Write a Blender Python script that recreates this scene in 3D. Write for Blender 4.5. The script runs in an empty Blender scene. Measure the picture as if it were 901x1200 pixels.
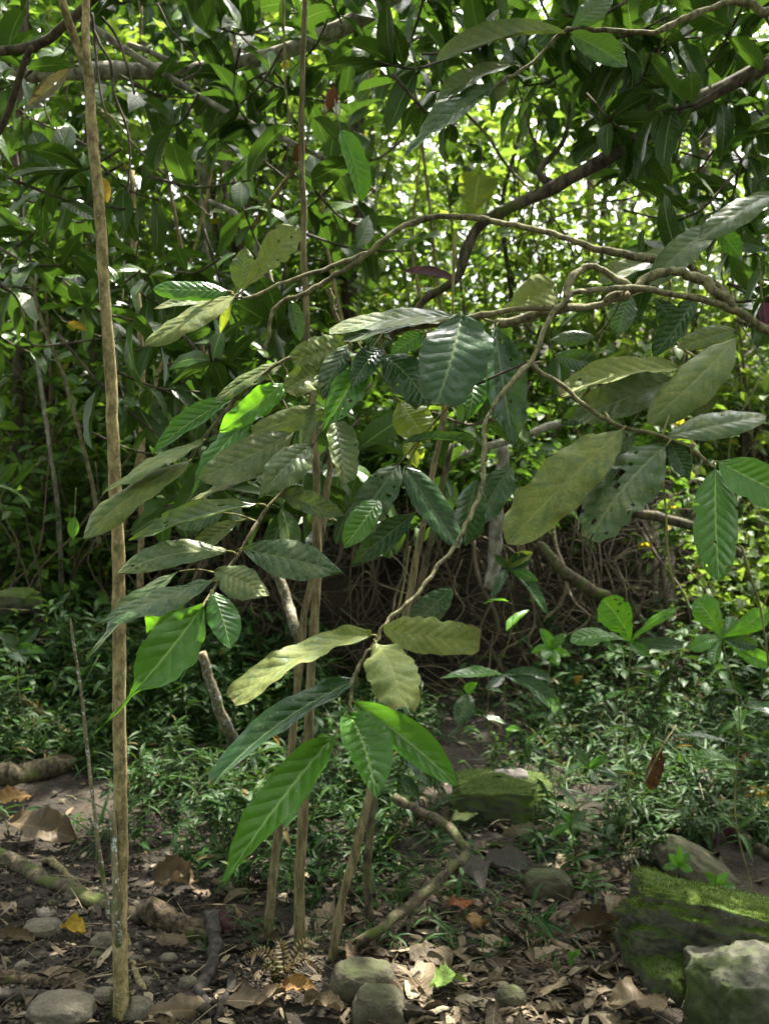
import bpy, math, random
import numpy as np
from mathutils import Vector, Matrix, noise as mnoise

random.seed(11)
RNG = np.random.default_rng(11)
S = bpy.context.scene
COL = S.collection
R = math.radians

# ------------------------------------------------------------------ camera
FPX = 1230.0                      # focal length in pixels of the 901x1200 photograph
CAMZ = 1.45
PITCH = math.atan(60 / FPX)
cam_d = bpy.data.cameras.new("camera")
cam_d.sensor_fit = 'VERTICAL'
cam_d.sensor_height = 36.0
cam_d.lens = 36.0 * FPX / 1200.0
cam_d.clip_start = 0.05
cam_d.clip_end = 600
cam_d.dof.use_dof = True
cam_d.dof.focus_distance = 2.15
cam_d.dof.aperture_fstop = 6.5
cam = bpy.data.objects.new("camera", cam_d)
cam.location = (0, 0, CAMZ)
cam.rotation_euler = (math.pi / 2 - PITCH, 0, 0)
COL.objects.link(cam)
S.camera = cam

# ------------------------------------------------------------------ sky, sun, exposure
SUN_EL, SUN_AZ = R(62), R(28)     # azimuth measured from +Y (ahead) towards +X (right)
W = bpy.data.worlds.new("World")
S.world = W
W.use_nodes = True
wn = W.node_tree.nodes
sky = wn.new("ShaderNodeTexSky")
sky.sky_type = 'NISHITA'
sky.sun_disc = False
sky.sun_elevation = SUN_EL
sky.sun_rotation = SUN_AZ
sky.dust_density = 6.0
sky.ozone_density = 0.0
sky.air_density = 1.0
wn["Background"].inputs[1].default_value = 0.15
hs = wn.new("ShaderNodeHueSaturation")      # thin bright haze: a whiter sky
hs.inputs['Saturation'].default_value = 0.25
W.node_tree.links.new(sky.outputs[0], hs.inputs['Color'])
W.node_tree.links.new(hs.outputs[0], wn["Background"].inputs[0])
SUND = Vector((math.cos(SUN_EL) * math.sin(SUN_AZ), math.cos(SUN_EL) * math.cos(SUN_AZ), math.sin(SUN_EL)))
sl = bpy.data.lights.new("sun", 'SUN')
sl.energy = 4.3
sl.angle = R(0.7)
sl.color = (1.0, 0.94, 0.82)
so = bpy.data.objects.new("sun", sl)
so.rotation_euler = SUND.to_track_quat('Z', 'Y').to_euler()
so.location = SUND * 30
COL.objects.link(so)
vs = S.view_settings
vs.view_transform = 'Standard'
vs.look = 'None'
vs.gamma = 1.0
vs.use_curve_mapping = False
vs.exposure = 2.35
S.render.engine = 'CYCLES'
S.cycles.max_bounces = 7
S.cycles.diffuse_bounces = 4
S.cycles.glossy_bounces = 2
S.cycles.transmission_bounces = 4
S.cycles.transparent_max_bounces = 4
S.cycles.use_denoising = True
S.cycles.denoiser = 'OPENIMAGEDENOISE'
S.cycles.sample_clamp_indirect = 8.0

# ------------------------------------------------------------------ geometry helpers
FWD = Vector((0, math.cos(PITCH), -math.sin(PITCH)))
UP = Vector((0, math.sin(PITCH), math.cos(PITCH)))
CAM = Vector((0, 0, CAMZ))


def at(px, py, d):
    """world point seen at photo pixel (px, py), d metres in front of the camera"""
    return CAM + d * (FWD + Vector((1, 0, 0)) * ((px - 450.5) / FPX) + UP * ((600 - py) / FPX))


def hash2(ix, iy, seed):
    h = (ix.astype(np.int64) * 374761393 + iy.astype(np.int64) * 668265263 + seed * 1442695041) & 0xFFFFFFFF
    h = ((h ^ (h >> 13)) * 1274126177) & 0xFFFFFFFF
    return ((h ^ (h >> 16)) & 0xFFFF) / 65535.0


def vnoise(x, y, seed=0):
    ix, iy = np.floor(x), np.floor(y)
    fx, fy = x - ix, y - iy
    fx = fx * fx * (3 - 2 * fx)
    fy = fy * fy * (3 - 2 * fy)
    a, b = hash2(ix, iy, seed), hash2(ix + 1, iy, seed)
    c, d = hash2(ix, iy + 1, seed), hash2(ix + 1, iy + 1, seed)
    return (a + (b - a) * fx) * (1 - fy) + (c + (d - c) * fx) * fy - 0.5


def fbm(x, y, octs, seed=0):
    s, a = 0, 1.0
    for o in range(octs):
        s = s + a * vnoise(x * 2 ** o, y * 2 ** o, seed + o)
        a *= 0.5
    return s


def sstep(a, b, x):
    t = np.clip((x - a) / (b - a), 0, 1)
    return t * t * (3 - 2 * t)


def terrain(x, y):
    x = np.asarray(x, float)
    y = np.asarray(y, float)
    z = 0.10 * fbm(x * 0.5, y * 0.5, 2, 3) + 0.05 * fbm(x * 2.2, y * 2.2, 4, 7)
    edge = 6.7 + 0.7 * fbm(x * 0.9, y * 0.0 + 3.3, 3, 21) + 0.12 * (x - 0.2) ** 2
    steep = 0.45 + 1.6 * sstep(1.3, 2.6, np.abs(x - 0.45))
    bank = sstep(0.0, 1.0, (y - edge) / steep)
    z = z + bank * (1.05 + 0.15 * fbm(x * 1.7, y * 1.7, 3, 31))
    z = z + np.maximum(0, y - 7.6) * 0.22
    z = z + 0.12 * sstep(-0.6, -2.2, x) * sstep(3.8, 5.5, y)
    return z


def gz(x, y):
    return float(terrain(np.array([x]), np.array([y]))[0])


def ground_at(px, py):
    """point of the terrain seen at pixel (px, py)"""
    lo = 1.2
    for i in range(900):
        d = lo + i * 0.02
        p = at(px, py, d)
        if p.z <= gz(p.x, p.y):
            return p
    return at(px, py, 9)


class MB:
    """collects raw geometry for ONE mesh object"""

    def __init__(self):
        self.v, self.f, self.uv, self.tone = [], [], [], []
        self.n = 0

    def add(self, verts, faces, uvs=None, tone=0.5):
        o = self.n
        self.v.extend(verts)
        self.n += len(verts)
        self.f.extend([tuple(i + o for i in f) for f in faces])
        self.uv.extend(uvs if uvs is not None else [(0.5, 0.5)] * len(verts))
        self.tone.extend([tone] * len(verts))

    def mesh(self, name, mat, origin=Vector((0, 0, 0)), smooth=True):
        me = bpy.data.meshes.new(name)
        ox, oy, oz = origin
        me.from_pydata([(p[0] - ox, p[1] - oy, p[2] - oz) for p in self.v], [], self.f)
        uvl = me.uv_layers.new(name="UVMap")
        li = np.zeros(len(me.loops), dtype=np.int32)
        me.loops.foreach_get("vertex_index", li)
        uvl.data.foreach_set("uv", np.array(self.uv, dtype=np.float32)[li].ravel())
        at_ = me.attributes.new("tone", 'FLOAT', 'POINT')
        at_.data.foreach_set("value", np.array(self.tone, dtype=np.float32))
        if smooth:
            me.polygons.foreach_set("use_smooth", [True] * len(me.polygons))
        me.materials.append(mat)
        me.update()
        return me

    def build(self, name, mat, parent=None, origin=None, smooth=True):
        org = origin if origin is not None else (origin_of(parent) if parent else Vector((0, 0, 0)))
        o = bpy.data.objects.new(name, self.mesh(name, mat, org, smooth))
        COL.objects.link(o)
        if parent:
            o.parent = parent
        elif origin is not None:
            o.location = origin
        return o


def origin_of(o):
    while o.parent:
        o = o.parent
    return Vector(o.location)


def thing(name, label, cat, loc, group=None):
    o = bpy.data.objects.new(name, None)
    o.empty_display_size = 0.1
    COL.objects.link(o)
    o.location = loc
    o["label"] = label
    o["category"] = cat
    if group:
        o["group"] = group
    return o


def tag(o, label=None, cat=None, group=None, kind=None):
    if label:
        o["label"] = label
    if cat:
        o["category"] = cat
    if group:
        o["group"] = group
    if kind:
        o["kind"] = kind
    return o


def smooth_path(pts, per=6):
    P = [Vector(p) for p in pts]
    if len(P) < 3:
        return [P[0].lerp(P[-1], i / (per * 1.0)) for i in range(per + 1)]
    Q = [P[0] * 2 - P[1]] + P + [P[-1] * 2 - P[-2]]
    out = []
    for i in range(1, len(Q) - 2):
        a, b, c, d = Q[i - 1], Q[i], Q[i + 1], Q[i + 2]
        for k in range(per):
            t = k / per
            out.append(0.5 * ((2 * b) + (c - a) * t + (2 * a - 5 * b + 4 * c - d) * t * t + (3 * b - a - 3 * c + d) * t ** 3))
    out.append(P[-1].copy())
    return out


def tube(mb, pts, r0, r1=None, sides=8, per=6, wob=0.12, knots=0.0, seed=0, tone=0.5, rfun=None, jit=0.0):
    r1 = r0 if r1 is None else r1
    path = smooth_path(pts, per)
    n = len(path)
    if jit:
        for i in range(1, n - 1):
            q = Vector((i * 0.4 + seed * 5.1, seed * 2.7, 0.4))
            path[i] = path[i] + mnoise.noise_vector(q) * jit + mnoise.noise_vector(q * 0.31) * jit * 1.6
    verts, faces, uvs = [], [], []
    t = (path[1] - path[0]).normalized()
    ref = Vector((0, 0, 1)) if abs(t.z) < 0.9 else Vector((1, 0, 0))
    a = t.cross(ref).normalized()
    ln = 0.0
    for i, p in enumerate(path):
        if i:
            ln += (p - path[i - 1]).length
        t2 = (path[min(i + 1, n - 1)] - path[max(i - 1, 0)])
        t2 = t2.normalized() if t2.length > 1e-9 else t
        a = (a - t2 * a.dot(t2))
        a = a.normalized() if a.length > 1e-6 else t2.orthogonal().normalized()
        b = t2.cross(a)
        u = i / (n - 1)
        r = r0 + (r1 - r0) * u
        if rfun:
            r *= rfun(u)
        if knots:
            r *= 1 + knots * max(0, mnoise.noise(Vector((ln * 14, seed * 3.1, 0.7))))
        for k in range(sides):
            th = 2 * math.pi * k / sides
            rr = r * (1 + wob * mnoise.noise(Vector((math.cos(th) * 1.3, math.sin(th) * 1.3, ln * 9 + seed * 7.7))))
            verts.append(p + (a * math.cos(th) + b * math.sin(th)) * rr)
            uvs.append((k / sides, ln))
    for i in range(n - 1):
        for k in range(sides):
            k2 = (k + 1) % sides
            faces.append((i * sides + k, i * sides + k2, (i + 1) * sides + k2, (i + 1) * sides + k))
    faces.append(tuple(range(sides - 1, -1, -1)))
    faces.append(tuple((n - 1) * sides + k for k in range(sides)))
    mb.add(verts, faces, uvs, tone)
    return path


SHAPES = {
    # s -> half width profile (1 at widest)
    'oblong': [(0, 0.02), (0.06, 0.28), (0.18, 0.72), (0.35, 0.96), (0.55, 1.0), (0.75, 0.9), (0.88, 0.66), (0.96, 0.34), (1, 0.03)],
    'ellip': [(0, 0.02), (0.06, 0.24), (0.18, 0.62), (0.35, 0.93), (0.5, 1.0), (0.68, 0.88), (0.82, 0.58), (0.92, 0.26), (1, 0.01)],
    'lance': [(0, 0.02), (0.08, 0.3), (0.2, 0.68), (0.36, 0.97), (0.48, 1.0), (0.65, 0.8), (0.8, 0.48), (0.92, 0.18), (1, 0.01)],
    'drip': [(0, 0.02), (0.06, 0.4), (0.15, 0.8), (0.28, 1.0), (0.42, 0.95), (0.54, 0.62), (0.6, 0.26), (0.66, 0.1), (0.82, 0.06), (1, 0.01)],
    'obov': [(0, 0.02), (0.1, 0.14), (0.3, 0.42), (0.5, 0.78), (0.68, 1.0), (0.82, 0.96), (0.93, 0.62), (1, 0.05)],
    'heart': [(0, 0.3), (0.05, 0.7), (0.15, 0.95), (0.3, 1.0), (0.5, 0.86), (0.7, 0.58), (0.88, 0.24), (1, 0.01)],
    'torn': [(0, 0.02), (0.06, 0.3), (0.18, 0.74), (0.35, 0.98), (0.55, 1.0), (0.75, 0.88), (0.9, 0.75), (0.96, 0.62), (1, 0.5)],
}
SH_X = {k: np.array([a for a, b in v]) for k, v in SHAPES.items()}
SH_Y = {k: np.array([b for a, b in v]) for k, v in SHAPES.items()}


def leaf(mb, B, T, width, N, shape='ellip', bend=0.08, fold=0.25, und=0.05, nl=26, nw=5, seed=0, nib=0.0, twist=0.0, tone=0.5, hole=0.0, side_curl=0.0, petiole=0.0):
    """one leaf blade from base B to tip T, upper side towards N; width is the full width in metres"""
    B, T, N = Vector(B), Vector(T), Vector(N)
    ax = T - B
    L = ax.length
    axn = ax / L
    N = (N - axn * N.dot(axn))
    N = N.normalized() if N.length > 1e-6 else axn.orthogonal().normalized()
    C = (B + T) / 2 + N * L * bend
    prof = np.interp(np.linspace(0, 1, nl + 1), SH_X[shape], SH_Y[shape]) ** (1 + 0.25 * math.sin(seed * 12.9))
    C = C + axn.cross(N) * L * 0.07 * math.sin(seed * 5.3)
    asy = 0.1 * math.sin(seed * 8.7)
    verts, uvs, keep = [], [], []
    for i in range(nl + 1):
        s = i / nl
        p = B * (1 - s) ** 2 + C * 2 * s * (1 - s) + T * s * s
        t = ((C - B) * (1 - s) + (T - C) * s).normalized()
        n = (N - t * N.dot(t)).normalized()
        w = t.cross(n)
        if twist:
            q = Matrix.Rotation(twist * (s - 0.2), 3, t)
            n, w = q @ n, q @ w
        hw = 0.5 * width * prof[i]
        for j in range(-nw, nw + 1):
            u = j / nw
            h = hw * (1 + (asy if j > 0 else -asy))
            if nib:
                sd = 1 if j > 0 else -1
                h *= 1 - nib * max(0.0, mnoise.noise(Vector((s * 9 + seed, sd * 5.0, 0.3))) + 0.15) * (1.2 if abs(u) > 0.5 else 0.4)
            au = abs(u)
            wave = und * width * (mnoise.noise(Vector((s * 4.5, (1 if u > 0 else -1) * 2.2, seed * 1.37))) * au ** 1.5 + 0.35 * mnoise.noise(Vector((s * 13, u * 2.0, seed * 0.7))) * au)
            cf, sf = math.cos(fold + side_curl * au), math.sin(fold + side_curl * au)
            verts.append(p + w * (u * h * cf) + n * (au * h * sf + wave))
            uvs.append((u * 0.5 + 0.5, s))
    st = 2 * nw + 1
    faces = []
    for i in range(nl):
        for j in range(2 * nw):
            if hole and mnoise.noise(Vector((i * 0.42 + seed, j * 0.6, seed * 2.3))) > 0.62 - hole * (0.3 + i / nl * 0.7):
                continue
            faces.append((i * st + j, i * st + j + 1, (i + 1) * st + j + 1, (i + 1) * st + j))
    mb.add(verts, faces, uvs, tone)


# ------------------------------------------------------------------ materials
def nt(name):
    m = bpy.data.materials.new(name)
    m.use_nodes = True
    t = m.node_tree
    for n in list(t.nodes):
        t.nodes.remove(n)
    return m, t.nodes, t.links


def N_(nodes, kind, **kw):
    n = nodes.new(kind)
    for k, v in kw.items():
        if k.startswith('i_'):
            key = k[2:]
            n.inputs[int(key) if key.isdigit() else key].default_value = v
        else:
            setattr(n, k, v)
    return n


def ramp(nodes, stops):
    r = nodes.new("ShaderNodeValToRGB")
    e = r.color_ramp.elements
    while len(e) < len(stops):
        e.new(0.5)
    for i, (p, c) in enumerate(stops):
        e[i].position = p
        e[i].color = (c[0], c[1], c[2], 1) if len(c) == 3 else c
    return r


def mix(nodes, links, fac, a, b, mode='MIX'):
    m = nodes.new("ShaderNodeMix")
    m.data_type = 'RGBA'
    m.blend_type = mode
    for sock, val in ((m.inputs[0], fac), (m.inputs[6], a), (m.inputs[7], b)):
        if hasattr(val, 'is_linked') or hasattr(val, 'links'):
            links.new(val, sock)
        elif isinstance(val, (int, float)):
            sock.default_value = val
        else:
            sock.default_value = (val[0], val[1], val[2], 1)
    return m.outputs[2]


def math_(nodes, links, op, a, b=None, clamp=False):
    m = nodes.new("ShaderNodeMath")
    m.operation = op
    m.use_clamp = clamp
    for k, v in enumerate((a, b)):
        if v is None:
            continue
        if isinstance(v, (int, float)):
            m.inputs[k].default_value = v
        else:
            links.new(v, m.inputs[k])
    return m.outputs[0]


def leaf_mat(name, c_lo, c_hi, dust_col=(0.2, 0.22, 0.08), dust=0.0, trans=0.25, trans_col=None, rough=0.32, vein=0.5, veins=13, spec=0.5, midrib=(0.25, 0.32, 0.1), coat=0.0, use_tone=False, edge=0.0):
    m, n, l = nt(name)
    out = N_(n, "ShaderNodeOutputMaterial")
    uv = N_(n, "ShaderNodeUVMap")
    sep = N_(n, "ShaderNodeSeparateXYZ")
    l.new(uv.outputs[0], sep.inputs[0])
    au = math_(n, l, 'ABSOLUTE', math_(n, l, 'MULTIPLY', math_(n, l, 'SUBTRACT', sep.outputs[0], 0.5), 2.0))
    tc = N_(n, "ShaderNodeTexCoord")
    geo = N_(n, "ShaderNodeNewGeometry")
    nz = N_(n, "ShaderNodeTexNoise", i_Scale=14.0, i_Detail=5.0, i_Roughness=0.62)
    l.new(geo.outputs['Position'], nz.inputs['Vector'])
    if use_tone:
        ta = N_(n, "ShaderNodeAttribute", attribute_name="tone")
        rnd = ta.outputs['Fac']
    else:
        oi = N_(n, "ShaderNodeObjectInfo")
        rnd = oi.outputs['Random']
    base = mix(n, l, math_(n, l, 'ADD', math_(n, l, 'MULTIPLY', rnd, 0.7), math_(n, l, 'MULTIPLY', math_(n, l, 'SUBTRACT', nz.outputs[0], 0.35), 0.6), True), c_lo, c_hi)
    # lateral veins: slanted ribs, closer to the tip further out
    ph = math_(n, l, 'SUBTRACT', math_(n, l, 'MULTIPLY', sep.outputs[1], float(veins)), math_(n, l, 'MULTIPLY', math_(n, l, 'POWER', au, 0.85), 1.7))
    side = math_(n, l, 'MULTIPLY', math_(n, l, 'GREATER_THAN', sep.outputs[0], 0.5), 0.45)
    ph = math_(n, l, 'FRACT', math_(n, l, 'ADD', ph, side))
    rib = math_(n, l, 'ABSOLUTE', math_(n, l, 'SUBTRACT', ph, 0.5))          # 0 mid-field .. 0.5 on a vein
    pillow = math_(n, l, 'POWER', math_(n, l, 'MULTIPLY', rib, 2.0), 1.6)     # 1 on the vein
    vein_l = math_(n, l, 'GREATER_THAN', rib, 0.455)
    mid = math_(n, l, 'LESS_THAN', au, 0.045)
    base = mix(n, l, math_(n, l, 'MULTIPLY', vein_l, 0.1), base, midrib)
    base = mix(n, l, math_(n, l, 'MULTIPLY', mid, 0.75), base, midrib)
    clean = base
    dmask = None
    if dust > 0:
        nd = N_(n, "ShaderNodeTexNoise", i_Scale=22.0, i_Detail=6.0, i_Roughness=0.7)
        l.new(geo.outputs['Position'], nd.inputs['Vector'])
        nd2 = N_(n, "ShaderNodeTexNoise", i_Scale=190.0, i_Detail=3.0, i_Roughness=0.6)
        l.new(geo.outputs['Position'], nd2.inputs['Vector'])
        s = math_(n, l, 'ADD', nd.outputs[0], math_(n, l, 'MULTIPLY', math_(n, l, 'SUBTRACT', nd2.outputs[0], 0.5), 0.55))
        s = math_(n, l, 'ADD', s, math_(n, l, 'MULTIPLY', math_(n, l, 'SUBTRACT', 0.4, pillow), 0.12))
        s = math_(n, l, 'ADD', s, math_(n, l, 'MULTIPLY', math_(n, l, 'SUBTRACT', math_(n, l, 'FRACT', math_(n, l, 'MULTIPLY', rnd, 7.31)), 0.5), 0.24))
        dr = N_(n, "ShaderNodeMapRange", i_1=0.72 - dust * 0.6, i_2=0.95 - dust * 0.55)
        l.new(s, dr.inputs[0])
        dmask = dr.outputs[0]
        dc = mix(n, l, nd2.outputs[0], [c * 0.45 for c in dust_col], [c * 1.45 for c in dust_col])
        base = mix(n, l, math_(n, l, 'MULTIPLY', dmask, 0.94), base, dc)
    if edge > 0:                                   # withered brown tip and margin
        ne = N_(n, "ShaderNodeTexNoise", i_Scale=26.0, i_Detail=4.0, i_Roughness=0.6)
        l.new(geo.outputs['Position'], ne.inputs['Vector'])
        e1 = math_(n, l, 'POWER', sep.outputs[1], 9.0)
        e2 = math_(n, l, 'POWER', au, 7.0)
        em = math_(n, l, 'ADD', math_(n, l, 'MAXIMUM', e1, math_(n, l, 'MULTIPLY', e2, 0.75)), math_(n, l, 'MULTIPLY', math_(n, l, 'SUBTRACT', ne.outputs[0], 0.62), 2.2))
        er = N_(n, "ShaderNodeMapRange", i_1=0.45, i_2=0.85)
        l.new(em, er.inputs[0])
        base = mix(n, l, math_(n, l, 'MULTIPLY', er.outputs[0], edge), base, (0.15, 0.1, 0.045))
    # pale specks, spots of lichen
    vo = N_(n, "ShaderNodeTexVoronoi", i_Scale=85.0)
    l.new(geo.outputs['Position'], vo.inputs['Vector'])
    spk = math_(n, l, 'LESS_THAN', vo.outputs['Distance'], 0.1)
    vs_ = N_(n, "ShaderNodeSeparateColor")
    l.new(vo.outputs['Color'], vs_.inputs[0])
    spk = math_(n, l, 'MULTIPLY', spk, math_(n, l, 'GREATER_THAN', vs_.outputs[0], 0.88 if dust > 0 else 0.96))
    base = mix(n, l, math_(n, l, 'MULTIPLY', spk, 0.7), base, (0.32, 0.34, 0.26))
    p = N_(n, "ShaderNodeBsdfPrincipled")
    l.new(base, p.inputs['Base Color'])
    p.inputs['Specular IOR Level'].default_value = spec
    if dmask is not None:
        rr = N_(n, "ShaderNodeMapRange", i_3=rough, i_4=0.85)
        l.new(dmask, rr.inputs[0])
        l.new(rr.outputs[0], p.inputs['Roughness'])
    else:
        rv = N_(n, "ShaderNodeMapRange", i_1=0.3, i_2=0.7, i_3=max(0.1, rough - 0.07), i_4=rough + 0.12)
        l.new(nz.outputs[0], rv.inputs[0])
        l.new(rv.outputs[0], p.inputs['Roughness'])
    # bump: quilted blade between sunken veins, sunken midrib
    hgt = math_(n, l, 'SUBTRACT', 1.0, pillow)
    hgt = math_(n, l, 'MULTIPLY', hgt, math_(n, l, 'SUBTRACT', 1.0, math_(n, l, 'POWER', au, 3.0)))
    lown = N_(n, "ShaderNodeTexNoise", i_Scale=9.0, i_Detail=2.0)
    l.new(geo.outputs['Position'], lown.inputs['Vector'])
    amp = N_(n, "ShaderNodeMapRange", i_1=0.35, i_2=0.65, i_3=0.25, i_4=1.0)
    l.new(lown.outputs[0], amp.inputs[0])
    hgt = math_(n, l, 'MULTIPLY', hgt, amp.outputs[0])
    hgt = math_(n, l, 'ADD', hgt, math_(n, l, 'MULTIPLY', nz.outputs[0], 1.0))
    if dust > 0:
        hgt = math_(n, l, 'ADD', hgt, math_(n, l, 'MULTIPLY', nd2.outputs[0], 0.35))
    bp = N_(n, "ShaderNodeBump", i_Strength=vein, i_Distance=0.004)
    l.new(hgt, bp.inputs['Height'])
    l.new(bp.outputs[0], p.inputs['Normal'])
    tr = N_(n, "ShaderNodeBsdfTranslucent")
    tcol = trans_col or (c_hi[0] * 2.2 + 0.05, c_hi[1] * 2.0 + 0.08, c_hi[2] * 0.8)
    l.new(mix(n, l, 0.6, clean, tcol), tr.inputs[0])
    ms = N_(n, "ShaderNodeMixShader", i_0=trans)
    if dmask is not None:
        l.new(math_(n, l, 'MULTIPLY', math_(n, l, 'SUBTRACT', 1.0, math_(n, l, 'MULTIPLY', dmask, 0.75)), trans), ms.inputs[0])
    l.new(p.outputs[0], ms.inputs[1])
    l.new(tr.outputs[0], ms.inputs[2])
    l.new(ms.outputs[0], out.inputs[0])
    return m


def simple_leaf_mat(name, stops, trans=0.4, rough=0.45, tboost=2.2, spec=0.4):
    """small leaves of far crowns and ground plants: hue from the per-leaf attribute"""
    m, n, l = nt(name)
    out = N_(n, "ShaderNodeOutputMaterial")
    ta = N_(n, "ShaderNodeAttribute", attribute_name="tone")
    r = ramp(n, stops)
    l.new(ta.outputs['Fac'], r.inputs[0])
    uv = N_(n, "ShaderNodeUVMap")
    sep = N_(n, "ShaderNodeSeparateXYZ")
    l.new(uv.outputs[0], sep.inputs[0])
    au = math_(n, l, 'ABSOLUTE', math_(n, l, 'SUBTRACT', sep.outputs[0], 0.5))
    mid = math_(n, l, 'LESS_THAN', au, 0.03)
    col = mix(n, l, math_(n, l, 'MULTIPLY', mid, 0.35), r.outputs[0], (0.2, 0.28, 0.08))
    p = N_(n, "ShaderNodeBsdfPrincipled", i_Roughness=rough)
    p.inputs['Specular IOR Level'].default_value = spec
    l.new(col, p.inputs['Base Color'])
    tr = N_(n, "ShaderNodeBsdfTranslucent")
    sc = mix(n, l, 1.0, col, (tboost * 1.15, tboost, tboost * 0.5), 'MULTIPLY')
    l.new(sc, tr.inputs[0])
    ms = N_(n, "ShaderNodeMixShader", i_0=trans)
    l.new(p.outputs[0], ms.inputs[1])
    l.new(tr.outputs[0], ms.inputs[2])
    l.new(ms.outputs[0], out.inputs[0])
    return m


def bark_mat(name, c1, c2, spots=(0.5, 0.5, 0.45), spot=0.0, moss=0.0, rough=0.85, scale=30.0, mosscol=(0.06, 0.09, 0.015), bump=0.5, stretch=0.15):
    m, n, l = nt(name)
    out = N_(n, "ShaderNodeOutputMaterial")
    geo = N_(n, "ShaderNodeNewGeometry")
    mp = N_(n, "ShaderNodeMapping")
    mp.inputs['Scale'].default_value = (1, 1, stretch)
    l.new(geo.outputs['Position'], mp.inputs[0])
    nz = N_(n, "ShaderNodeTexNoise", i_Scale=scale, i_Detail=7.0, i_Roughness=0.68)
    l.new(mp.outputs[0], nz.inputs['Vector'])
    nz2 = N_(n, "ShaderNodeTexNoise", i_Scale=scale * 0.35, i_Detail=4.0)
    l.new(geo.outputs['Position'], nz2.inputs['Vector'])
    rr = N_(n, "ShaderNodeMapRange", i_1=0.4, i_2=0.6)
    l.new(nz.outputs[0], rr.inputs[0])
    col = mix(n, l, rr.outputs[0], [c * 0.7 for c in c1], [c * 1.12 for c in c2])
    col = mix(n, l, 0.45, col, nz2.outputs[0], 'OVERLAY')
    if spot > 0:
        ns = N_(n, "ShaderNodeTexNoise", i_Scale=scale * 1.6, i_Detail=5.0, i_Roughness=0.75)
        l.new(geo.outputs['Position'], ns.inputs['Vector'])
        sr = N_(n, "ShaderNodeMapRange", i_1=0.66 - spot * 0.2, i_2=0.7 - spot * 0.2)
        l.new(ns.outputs[0], sr.inputs[0])
        col = mix(n, l, math_(n, l, 'MULTIPLY', sr.outputs[0], 0.85), col, spots)
    if moss > 0:
        mr = N_(n, "ShaderNodeMapRange", i_1=0.66 - moss * 0.35, i_2=0.8 - moss * 0.35)
        l.new(nz2.outputs[0], mr.inputs[0])
        col = mix(n, l, mr.outputs[0], col, mosscol)
    p = N_(n, "ShaderNodeBsdfPrincipled", i_Roughness=rough)
    p.inputs['Specular IOR Level'].default_value = 0.2
    l.new(col, p.inputs['Base Color'])
    bp = N_(n, "ShaderNodeBump", i_Strength=bump, i_Distance=0.006)
    l.new(nz.outputs[0], bp.inputs['Height'])
    l.new(bp.outputs[0], p.inputs['Normal'])
    l.new(p.outputs[0], out.inputs[0])
    return m


def rock_mat(name, stone1, stone2, moss=0.5, mosscol=(0.06, 0.095, 0.011), up=1.0, pale=None):
    m, n, l = nt(name)
    out = N_(n, "ShaderNodeOutputMaterial")
    geo = N_(n, "ShaderNodeNewGeometry")
    nz = N_(n, "ShaderNodeTexNoise", i_Scale=16.0, i_Detail=8.0, i_Roughness=0.7)
    l.new(geo.outputs['Position'], nz.inputs['Vector'])
    nf = N_(n, "ShaderNodeTexNoise", i_Scale=220.0, i_Detail=4.0, i_Roughness=0.7)
    l.new(geo.outputs['Position'], nf.inputs['Vector'])
    rr = N_(n, "ShaderNodeMapRange", i_1=0.38, i_2=0.62)
    l.new(nz.outputs[0], rr.inputs[0])
    col = mix(n, l, rr.outputs[0], stone1, stone2)
    col = mix(n, l, 0.6, col, nf.outputs[0], 'OVERLAY')
    sp = N_(n, "ShaderNodeSeparateXYZ")
    l.new(geo.outputs['Normal'], sp.inputs[0])
    nl_ = N_(n, "ShaderNodeTexNoise", i_Scale=7.0, i_Detail=3.0)
    mpv = N_(n, "ShaderNodeMapping")
    mpv.inputs['Scale'].default_value = (1, 1, 0.35)
    l.new(geo.outputs['Position'], mpv.inputs[0])
    l.new(mpv.outputs[0], nl_.inputs['Vector'])
    nmix = math_(n, l, 'ADD', math_(n, l, 'MULTIPLY', nz.outputs[0], 0.6), math_(n, l, 'MULTIPLY', nl_.outputs[0], 0.5))
    mk = math_(n, l, 'ADD', math_(n, l, 'MULTIPLY', sp.outputs[2], 0.2 * up), nmix)
    mk = math_(n, l, 'ADD', mk, math_(n, l, 'MULTIPLY', math_(n, l, 'SUBTRACT', nf.outputs[0], 0.5), 0.25))
    mr = N_(n, "ShaderNodeMapRange", i_1=0.82 - moss * 0.5, i_2=1.0 - moss * 0.5)
    l.new(mk, mr.inputs[0])
    mc = mix(n, l, nf.outputs[0], [c * 0.35 for c in mosscol], [c * 1.5 for c in mosscol])
    col = mix(n, l, mr.outputs[0], col, mc)
    p = N_(n, "ShaderNodeBsdfPrincipled", i_Roughness=0.9)
    p.inputs['Specular IOR Level'].default_value = 0.25
    l.new(col, p.inputs['Base Color'])
    hh = math_(n, l, 'ADD', nz.outputs[0], math_(n, l, 'MULTIPLY', nf.outputs[0], 0.5))
    bp = N_(n, "ShaderNodeBump", i_Strength=0.8, i_Distance=0.008)
    l.new(hh, bp.inputs['Height'])
    l.new(bp.outputs[0], p.inputs['Normal'])
    l.new(p.outputs[0], out.inputs[0])
    return m


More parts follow.
